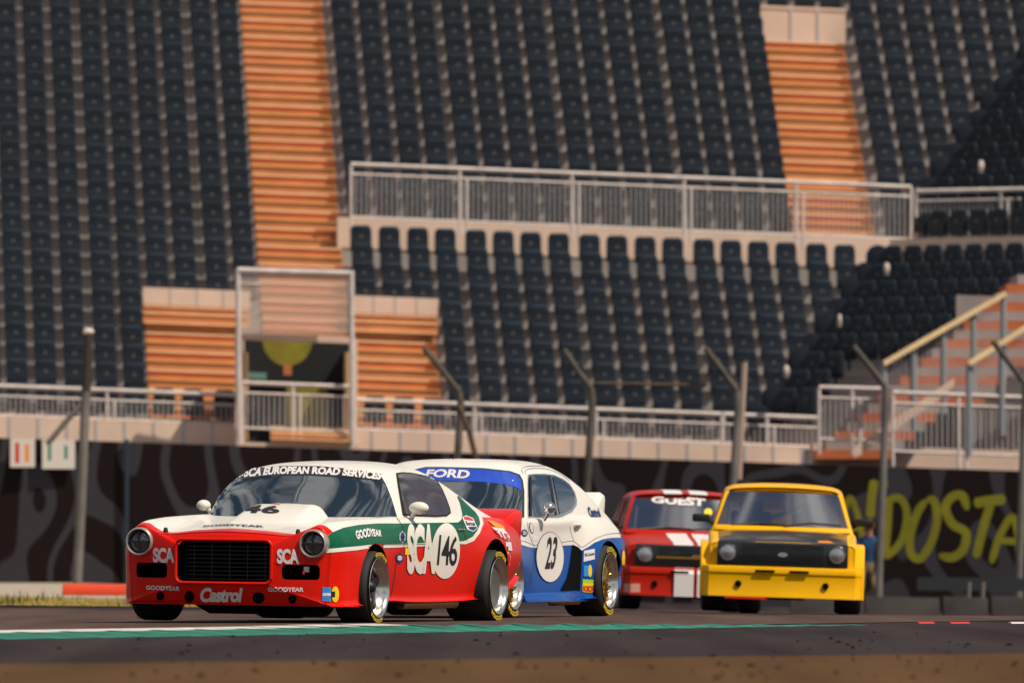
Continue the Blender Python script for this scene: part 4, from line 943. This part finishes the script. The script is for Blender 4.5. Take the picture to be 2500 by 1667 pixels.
bG = bvh_of([roof]); bB = bvh_of([body, roof])
fr = project('windscreen_rubber', poly_tris([(948,1262),(985,1160),(1010,1147),(1040,1140),(1100,1140.5),(1180,1143),(1245,1150),(1268,1158),(1276,1172),(1279.5,1200),(1279.5,1263)]), bG, M_rubber, cap, .004, 8)
ws = project('windscreen', poly_tris([(955,1258),(990,1162),(1012,1150),(1040,1144),(1100,1144.5),(1180,1147),(1240,1154),(1262,1161),(1270,1173),(1273.5,1200),(1273,1259)]), bG, M_glass, cap, .008, 8)
sticker('sun_strip', [(988,1164),(1012,1150),(1040,1144),(1100,1144.5),(1180,1147),(1240,1154),(1262,1161),(1270,1173),(1273,1200),(1262,1192),(1235,1184),(1180,1178),(1120,1176),(1060,1174),(1000,1172)], bG, M_banner, ws, .010)
letter('lettering', 'FORD', c2((905,200),(1080,196),(1262,206)), c2((880,262),(1060,265),(1240,275)), bG, M_letw, ws, .013, .035)
project('window_trim', poly_tris(c3((640,236),(700,228),(780,228),(860,238),(930,268),(990,315),(1030,380),(1048,440),(1045,490),(1010,540),(930,580),(900,588),(640,590))), bG, M_chrome, cap, .005, 6, mirror=True)
sw = project('side_window', poly_tris(c3((655,250),(700,242),(780,242),(822,246),(878,572),(652,580))), bG, M_glass, cap, .009, 6, mirror=True)
project('quarter_window', poly_tris(c3((845,252),(890,265),(950,300),(1000,355),(1030,420),(1030,470),(1000,520),(940,555),(900,566))), bG, M_glass, cap, .009, 6, mirror=True)
sticker('window_edge', c3((800,248),(822,246),(878,572),(862,574)), bG, M_rubber, cap, .011); sticker('window_edge', c3((652,250),(668,250),(668,580),(652,580)), bG, M_rubber, cap, .011)
bl = c3((470,795),(540,803),(600,820),(650,835),(690,842),(760,832),(860,825),(940,822),(1000,818),(1040,835),(1090,862),(1150,830),(1200,795),(1270,768),(1340,758),(1400,757),(1500,765),(1500,640),(1400,560),(1300,540),(1150,560),(900,590),(640,590),(440,590))
sticker('white_panel', bl, bvh_of([body]), M_white, body, .003, cell=5)
for y0, w_, nm in ((0, .9, 'blue_pinstripe'),):
    pl = c3((520,772),(600,785),(650,802),(690,818),(740,812),(800,806),(900,800),(1000,785),(1040,800),(1090,836),(1150,800),(1200,768),(1270,738),(1340,724),(1400,722),(1470,732)); L, Rr = stroke(pl, 1.3); tr = []
    for i in range(len(L)-1): tr += [[(L[i].x, L[i].y), (L[i+1].x, L[i+1].y), (Rr[i+1].x, Rr[i+1].y)], [(L[i].x, L[i].y), (Rr[i+1].x, Rr[i+1].y), (Rr[i].x, Rr[i].y)]]
    project(nm, tr, bB, M_dkblue, body, .004, 8)
for pl in (c3((605,228),(590,195),(620,170),(720,162),(800,165),(880,190),(940,225)), c3((620,232),(625,195),(700,182),(800,188),(880,215),(950,255),(990,290)), c3((640,625),(640,660),(655,745),(690,830),(700,900),(650,1180)), c3((990,660),(1000,720),(1025,790))):
    L, Rr = stroke(pl, .9); tr = []
    for i in range(len(L)-1): tr += [[(L[i].x, L[i].y), (L[i+1].x, L[i+1].y), (Rr[i+1].x, Rr[i+1].y)], [(L[i].x, L[i].y), (Rr[i+1].x, Rr[i+1].y), (Rr[i].x, Rr[i].y)]]
    project('pinstripe', tr, bB, M_dkblue, body, .0042, 8)
sticker('air_intake', c3((1010,812),(1060,835),(1092,868),(1085,1020),(1075,1180),(1045,1255),(985,1240),(910,1190),(965,1090),(992,960)), bB, M_cav, body, .005)
rd = [(822+118*math.cos(a), 918+212*math.sin(a)) for a in [2*PI*k/36 for k in range(36)]]; rd2 = [(822+113*math.cos(a), 918+207*math.sin(a)) for a in [2*PI*k/36 for k in range(36)]]
sticker('number_roundel', c3(*rd), bB, M_dkblue, body, .006); sticker('number_roundel', c3(*rd2), bB, M_white, body, .0075)
letter('number', '23', c3((800,750),(890,748)), c3((776,1022),(856,1018)), bB, M_letb, body, .009, .03, 5)
letter('lettering', 'Castrol', c3((1130,498),(1225,512)), c3((1158,590),(1252,592)), bvh_of([roof, body]), M_dkblue, body, .007, .05, 5)
oval('sponsor_badge', c3((610,718))[0], 8, 9, bB, M_dkblue, body, .006); letter('lettering', 'SH', c3((597,700),(623,700)), c3((597,735),(623,735)), bB, M_letw, body, .008, .03)
oval('sponsor_badge', c3((668,678))[0], 5, 13, bB, M_dkblue, body, .006, .2); oval('sponsor_badge', c3((668,678))[0], 3.5, 11, bB, M_letw, body, .0075, .2)
sticker('sponsor_badge', c3((672,738),(708,742),(716,780),(678,782)), bB, M_letw, body, .006)
sticker('sponsor_badge', c3((1106,866),(1195,848),(1195,935),(1102,957)), bB, M_letw, body, .006); letter('lettering', 'BFG-Garantie', c3((1112,888),(1190,874)), c3((1112,915),(1190,900)), bB, M_dkblue, body, .008, .02)
sticker('sponsor_badge', c3((1104,988),(1145,985),(1145,1078),(1102,1078)), bB, M_sky, body, .006); oval('sponsor_badge', c3((1156,1032))[0], 4.5, 15, bB, M_yv, body, .007)
sticker('sponsor_badge', c3((1095,1135),(1183,1135),(1183,1216),(1092,1205)), bB, M_yv, body, .006); sticker('sponsor_badge', c3((1096,1102),(1184,1106),(1183,1135),(1095,1135)), bB, M_lime, body, .006)
letter('lettering', 'BOSCH', c3((1098,1152),(1181,1156)), c3((1096,1200),(1180,1210)), bB, M_redv, body, .008, .05, 5)
sticker('sponsor_badge', c3((730,1245),(840,1240),(862,1268),(762,1275)), bB, M_letw, body, .006); letter('lettering', 'DUNLOP', c3((765,1250),(840,1250)), c3((770,1270),(850,1268)), bB, M_redv, body, .008, .02)
oval('sponsor_badge', c3((1433,940))[0], 5, 26, bB, M_redv, body, .006); oval('sponsor_badge', c3((1433,940))[0], 3.6, 22, bB, M_yv, body, .0075)
m = MB(); m.hexa([(-.93,.34,.125),(.93,.34,.125),(.90,2.2,.125),(-.90,2.2,.125),(-.90,.34,.19),(.90,.34,.19),(.86,2.2,.22),(-.86,2.2,.22)]); m.build('side_skirt', M_blue, cap, bevel=.01)
m = MB(); m.tube([(.70,1.7,.12),(.88,1.88,.13)], .03, 10); m.tube([(.70,1.8,.12),(.87,1.97,.13)], .03, 10); m.build('exhaust', M_pipe, cap, smooth=True)
prof = [(3.10,.86),(3.32,1.02),(3.40,1.03),(3.42,1.00),(3.38,.80)]; n = len(prof); xs_ = [-.66,-.62,0,.62,.66]
m = MB(); vs = [(x, y, z-(.03 if abs(x) > .64 else 0)) for x in xs_ for y, z in prof]
m.add(vs, [(i*n+k, i*n+(k+1) % n, (i+1)*n+(k+1) % n, (i+1)*n+k) for i in range(len(xs_)-1) for k in range(n)] + [tuple(range(n)), tuple(range((len(xs_)-1)*n, len(xs_)*n))]); m.build('spoiler', M_white, cap, bevel=.008)
for sx in (-1, 1):
    m = MB(); sph(m, (sx*.905, 1.02, .89), (.05, .06, .05), 18); m.tube([(sx*.90,1.02,.86),(sx*.855,1.03,.79)], .016, 10); m.build('door_mirror', M_chrome, cap, smooth=True)
m = MB(); m.box((.85, 2.0, .745), (.02, .16, .022)); m.box((.865, 1.98, .745), (.02, .10, .012)); m.build('door_handle', M_chrome, cap, bevel=.004)
m = MB(); m.tube([(0,1.25,1.262),(.01,1.33,1.34)], .004, 5); m.build('aerial', M_black, cap)
for sx in (-1, 1): 
    make_wheel(cap, sx*.925, 0, sx, .295, .225, .28, 'mesh', toe=0); make_wheel(cap, sx*.955, 2.56, sx, .295, .225, .34, 'mesh')
m = MB(); m.box((0, 1.3, .16), (1.3, 3.4, .05)); m.build('undertray', M_black, cap)
for sx in (-1, 1):
    h = empty('headlight', Matrix.Translation((sx*.60, -.70, .52)) @ Matrix.Rotation(PI/2*3, 4, 'Z')); h.parent = cap
    m = MB(); m.lathe([(.08,-.1),(.082,.03),(.07,.03)], 24); m.build('lamp_rim', M_chrome, h, smooth=True); m = MB(); m.lathe([(.07,.01),(.0001,.03)], 24); m.build('lens', M_lens, h, smooth=True)

# ------------------------------------------------------------------ cars 3 and 4: boxy saloons
def escort(name, x, y, z, th, roll, P, label, flare, bonnet, chrome_band, stripes=False):
    car = car_root(name, x, y, th, roll, z); tag(car, label, 'race car', 'race cars on the track')
    rows = [(-.70, .74, .20, .765, .40, .765, .62, .70, .735, .5, .745, .75, .03), (-.55, .76, .22, .78, .42, .78, .64, .71, .765, .5, .775, .78, 0), (0, .77, .24, .79, .46, .785, .68, .715, .815, .52, .83, .84, 0),
     (.40, .77, .24, .785, .48, .785, .72, .72, .855, .52, .875, .885, 0), (1.2, .77, .24, .785, .50, .785, .74, .72, .875, .52, .88, .88, 0), (2.0, .77, .24, .785, .50, .785, .74, .72, .875, .52, .88, .88, 0), (2.7, .77, .26, .785, .5, .78, .74, .71, .86, .52, .87, .87, 0), (3.1, .74, .30, .76, .5, .75, .72, .69, .84, .5, .85, .85, -.02)]
    st = [section(*r) for r in rows]; full = cap_rings(st[0], -.73, .48) + st + cap_rings(st[-1], 3.13, .55)[::-1]
    def mf(i, j, c):
        if bonnet == 'black' and j >= 6.0 and -.70 < c.y < .33: return 1
        if stripes and -.9 < c.y < .36 and 8 <= j < 8.8: return 2
        return 0
    lb = loft(full, 6, 6, mf)
    body = finish_body(lb, 'body', [P, M_blackp, M_letw, M_cav], car, [(.80,0,.29,.34,.5), (-.80,0,.29,.34,.5), (.80,2.4,.29,.34,.5), (-.80,2.4,.29,.34,.5)], [], 3)
    # cabin: roof shell and pillars, real openings
    m = MB()
    def panel(pts, th_=.025): 
        a = [Vector(p) for p in pts]; n = (a[1]-a[0]).cross(a[2]-a[0]).normalized()*th_; m.hexa([p-n for p in a]+a)
    rf = [[(.62,.86,1.262),(.585,.86,1.29),(.5,.85,1.315),(.25,.83,1.33),(0,.82,1.335)], [(.63,1.0,1.275),(.60,1.0,1.31),(.5,1.0,1.345),(.25,1.0,1.362),(0,1.0,1.368)], [(.64,1.5,1.28),(.61,1.5,1.325),(.5,1.5,1.36),(.25,1.5,1.38),(0,1.5,1.385)], [(.63,2.0,1.27),(.60,2.0,1.31),(.5,2.0,1.34),(.25,2.0,1.36),(0,2.0,1.365)], [(.61,2.12,1.25),(.58,2.12,1.27),(.5,2.12,1.29),(.25,2.12,1.30),(0,2.12,1.31)]]
    top = loft([[Vector(p) for p in s] for s in rf], 4, 4, mb=MB(), matf=(lambda i, j, c: 1 if stripes and 3 <= j < 3.7 else 0)); n0 = len(top.v)
    loft([[Vector(p)-Vector((0, 0, .03)) for p in s] for s in rf], 4, 4, mb=top)
    ro = top.build('roof', [P, M_letw], car, smooth=True, angle=50)
    for sx in (-1, 1):
        m = MB(); m.hexa([(sx*.71,.40,.84),(sx*.76,.42,.84),(sx*.76,.52,.84),(sx*.70,.46,.84),(sx*.575,.86,1.285),(sx*.625,.87,1.275),(sx*.625,.95,1.275),(sx*.575,.92,1.285)]); m.build('windscreen_pillar', P, car, bevel=.01)
        m = MB(); m.hexa([(sx*.73,1.48,.86),(sx*.765,1.48,.86),(sx*.765,1.56,.86),(sx*.73,1.56,.86),(sx*.61,1.46,1.30),(sx*.64,1.46,1.29),(sx*.64,1.54,1.29),(sx*.61,1.54,1.30)]); m.build('door_pillar', P, car, bevel=.006)
        m = MB(); m.hexa([(sx*.70,2.25,.86),(sx*.76,2.25,.86),(sx*.76,2.60,.86),(sx*.70,2.60,.86),(sx*.59,1.98,1.30),(sx*.635,1.98,1.28),(sx*.63,2.13,1.26),(sx*.58,2.12,1.28)]); m.build('rear_pillar', P, car, bevel=.01)
    m = MB(); m.hexa([(-.73,.34,.865),(.73,.34,.865),(.73,.47,.885),(-.73,.47,.885),(-.71,.37,.915),(.71,.37,.915),(.70,.47,.92),(-.70,.47,.92)]); m.build('scuttle', P, car, bevel=.01)
    # windscreen, side and rear glass
    def pane(nm, q, mt_, tuck=0):
        g = MB(); a, b, c_, d_ = [Vector(p) for p in q]; N = 8; vs = []
        for i in range(N+1):
            for j in range(N+1):
                s_, t_ = i/N, j/N; p = (a*(1-s_)+b*s_)*(1-t_)+(d_*(1-s_)+c_*s_)*t_; p = p+Vector((0, -tuck*4*s_*(1-s_), 0)); vs.append(p)
        g.add(vs, [(i*(N+1)+j, (i+1)*(N+1)+j, (i+1)*(N+1)+j+1, i*(N+1)+j+1) for i in range(N) for j in range(N)]); return g.build(nm, mt_, car, smooth=True)
    w = pane('windscreen', [(-.70,.44,.915),(.70,.44,.915),(.585,.875,1.29),(-.585,.875,1.29)], M_clear, .05)
    pane('rear_window', [(-.68,2.5,.90),(.68,2.5,.90),(.58,2.10,1.28),(-.58,2.10,1.28)], M_clear)
    for sx in (-1, 1): pane('side_window', [(sx*.745,.55,.89),(sx*.745,2.25,.89),(sx*.625,2.0,1.28),(sx*.625,.95,1.28)], M_clear)
    m = MB(); m.hexa([(-.60,.825,1.235),(.60,.825,1.235),(.60,.835,1.235),(-.60,.835,1.235),(-.565,.868,1.29),(.565,.868,1.29),(.565,.878,1.29),(-.565,.878,1.29)]); m.build('sun_strip', M_frit, car)
    # interior
    m = MB(); m.box((0,.62,.87), (1.36,.36,.06)); m.build('dashboard', M_black, car, bevel=.01)
    for sx in (-1, 1):
        m = MB(); m.box((sx*.33,1.55,.80), (.44,.10,.55)); m.box((sx*.33,1.56,1.10), (.26,.09,.16)); m.build('seat', M_black, car, bevel=.03)
    m = MB(); cg = [(-.60,.60,.85),(-.55,.92,1.24),(-.55,1.6,1.27),(.55,1.6,1.27),(.55,.92,1.24),(.60,.60,.85)]
    m.tube([cg[0], cg[1], cg[2]], .02, 8); m.tube([cg[5], cg[4], cg[3]], .02, 8); m.tube([cg[1], cg[4]], .02, 8); m.tube([(-.62,1.6,.5), cg[2], cg[3], (.62,1.6,.5)], .02, 8)
    m.tube([(-.60,1.62,.85),(.54,1.62,1.26)], .018, 8); m.tube([(-.5,2.3,.85),(.54,1.62,1.26)], .018, 8); m.build('roll_cage', mat('pale_cage_paint', (.45,.45,.47), .5), car, smooth=True)
    m = MB(); m.lathe([(.17,-.01),(.18,0),(.17,.01),(.16,0),(.17,-.01)], 24, 0, Matrix.Translation((.33,.85,.93)) @ Matrix.Rotation(PI/2, 4, 'Z') @ Matrix.Rotation(R(-20), 4, 'Y')); m.build('steering_wheel', M_black, car)
    # wipers
    m = MB(); m.tube([(-.55,.38,.915),(-.25,.42,.945),(.05,.385,.93)], .014, 6); m.tube([(.02,.37,.925),(.3,.40,.96),(.62,.41,.945)], .014, 6); m.build('wiper', M_black, car)
    # grille panel with lamps
    m = MB(); m.box((0, -.735, .617), (1.38, .05, .255)); gr = m.build('grille', M_blackp, car, bevel=.012)
    m = MB()
    for k in range(7): m.box((0, -.764, .52+k*.032), (.86, .008, .010))
    m.build('slats', M_black, gr)
    m = MB(); m.add([(.052*math.cos(2*PI*k/20), -.772, .617+.024*math.sin(2*PI*k/20)) for k in range(20)], [tuple(range(20))]); m.build('oval_badge', M_alu, gr)
    if chrome_band: m = MB(); m.box((0, -.768, .60), (.9, .012, .025)); m.build('chrome_band', M_chrome, gr)
    for sx in (-1, 1):
        h = empty('headlight', Matrix.Translation((sx*.575, -.745, .63)) @ Matrix.Rotation(PI/2*3, 4, 'Z')); h.parent = car
        m = MB(); m.lathe([(.095,-.02),(.096,.02),(.088,.035),(.084,.025)], 32); m.build('lamp_rim', M_chrome, h, smooth=True, angle=60)
        m = MB(); m.lathe([(.086,.02),(.05,.036),(.0001,.042)], 32); m.build('lens', mat('frosted_headlamp', (.42,.42,.44), .2, metal=.6), h, smooth=True)
    # front spoiler with stepped lip and wheel-arch flares
    W = flare
    m = MB(); pr = [(-.775,.487),(-.782,.42),(-.78,.41),(-.770,.40),(-.775,.20),(-.79,.165),(-.70,.165),(-.60,.487)]; n = len(pr); xs_ = [-W+.02, -W+.09, 0, W-.09, W-.02]
    def mi_(x): return 0
    vs = [(x, y+(.10 if abs(x) > W-.05 else 0), zz) for x in xs_ for y, zz in pr]
    m.add(vs, [(i*n+k, i*n+(k+1) % n, (i+1)*n+(k+1) % n, (i+1)*n+k) for i in range(len(xs_)-1) for k in range(n)]+[tuple(range(n)), tuple(range((len(xs_)-1)*n, len(xs_)*n))]); fs_ = m.build('front_spoiler', P, car, bevel=.008)
    if stripes:
        m = MB()
        for a, b in ((-.24, -.02), (.02, .24)): m.hexa([(a,-.802,.165),(b,-.802,.165),(b,-.70,.165),(a,-.70,.165),(a,-.803,.41),(b,-.803,.41),(b,-.70,.41),(a,-.70,.41)]); m.hexa([(a,-.805,.415),(b,-.805,.415),(b,-.7,.415),(a,-.7,.415),(a,-.765,.49),(b,-.765,.49),(b,-.7,.49),(a,-.7,.49)])
        m.build('white_stripe', M_letw, fs_)
    for xh in (-.46, .46): m = MB(); m.lathe([(.0001,.004),(.035,.004),(.036,-.01)], 20, 0, Matrix.Translation((xh,-.787,.30)) @ Matrix.Rotation(-PI/2, 4, 'Z')); m.build('duct_hole', M_cav, fs_)
    for xh in (-.18, .18): m = MB(); m.box((xh, -.792, .442), (.20, .03, .022)); m.build('vent_slot', M_cav, fs_)
    for sx in (-1, 1):
        for yy in (0, 2.4):
            o = [(.36,.17),(.44,.17),(.45,.45),(.37,.66),(.22,.735),(-.22,.735),(-.37,.68),(-.46,.45),(-.60 if yy == 0 else -.45,.17),(-.36,.17)]
            arc = [(.35*math.cos(a), .29+.35*math.sin(a)) for a in [PI*k/10 for k in range(11)]]
            outer = [(.45,.17),(.455,.45),(.40,.63),(.30,.72),(.15,.745),(0,.75),(-.15,.75),(-.35,.745),(-.52,.70),(-.68,.50),(-.70,.17)] if yy == 0 else [(.45,.20),(.44,.48),(.38,.64),(.28,.72),(.15,.75),(0,.755),(-.15,.75),(-.28,.72),(-.38,.64),(-.44,.48),(-.45,.20)]
            m = MB(); vs = []; N = 11
            for (xx, dr) in ((.70, 0), (W-.015, 0), (W, -.02)):
                vs += [(sx*xx, yy+p[0]*(1+dr), p[1]+dr*.5) for p in outer]
            vs += [(sx*W, yy+p[0], p[1]) for p in arc] + [(sx*(W-.12), yy+p[0], p[1]) for p in arc]
            fs = [(r_*N+k, r_*N+k+1, (r_+1)*N+k+1, (r_+1)*N+k) for r_ in range(4) for k in range(N-1)]
            fs += [(2*N, 3*N, 1*N, 0)] if False else []
            m.add(vs, fs); m.build('arch_flare', P, car, smooth=True, angle=35)
        m = MB(); m.box((sx*.87, .62, .985), (.19, .07, .085)); m.tube([(sx*.80,.63,.96),(sx*.73,.62,.92)], .015, 8); m.build('door_mirror', M_black, car, bevel=.02)
        for yy in (0, 2.4): make_wheel(car, sx*(W-.02), yy, sx, .29, .195, .25, 'five', toe=0)
    m = MB(); m.box((0, 1.2, .22), (1.3, 3.2, .05)); m.box((.05, .1, .19), (.4, .5, .10)); m.build('undertray', M_black, car)
    return car, body, w
yx, yy_ = 2.845, 114.0
ycar, yb_, yw = escort('race_car', yx, yy_, gz(yx, yy_)+.01, R(1), .032, M_yel, 'yellow boxy saloon race car with black bonnet and grille', .865, 'black', False)
bmp = bvh_of([yb_])
sticker('bonnet_decal', c4((1860,590),(1950,592),(2000,612),(1860,606)), bmp, M_orv, yb_, .005)
rx, ry = 2.0, 122.0
rcar, rb_, rw = escort('race_car', rx, ry, gz(rx, ry)+.01, R(-4), .035, M_ored, 'orange red boxy saloon race car with white bonnet stripes', .83, 'red', True, True)
bR = bvh_of([rw])
letter('lettering', 'GUEST', c4((450,222),(680,216),(908,240)), c4((450,268),(680,292),(900,300)), bR, M_letw, rw, .012, .045)
sticker('sponsor_badge', c4((160,945),(355,948),(355,1020),(150,1018)), bvh_of([o for o in rcar.children if o.name.startswith('front_spoiler')]), mat('faded_pink_vinyl', (.62, .30, .24), .6), rcar, .004)
oval('sticker', c4((930,350))[0], 10, 9, bR, M_yv, rw, .012)
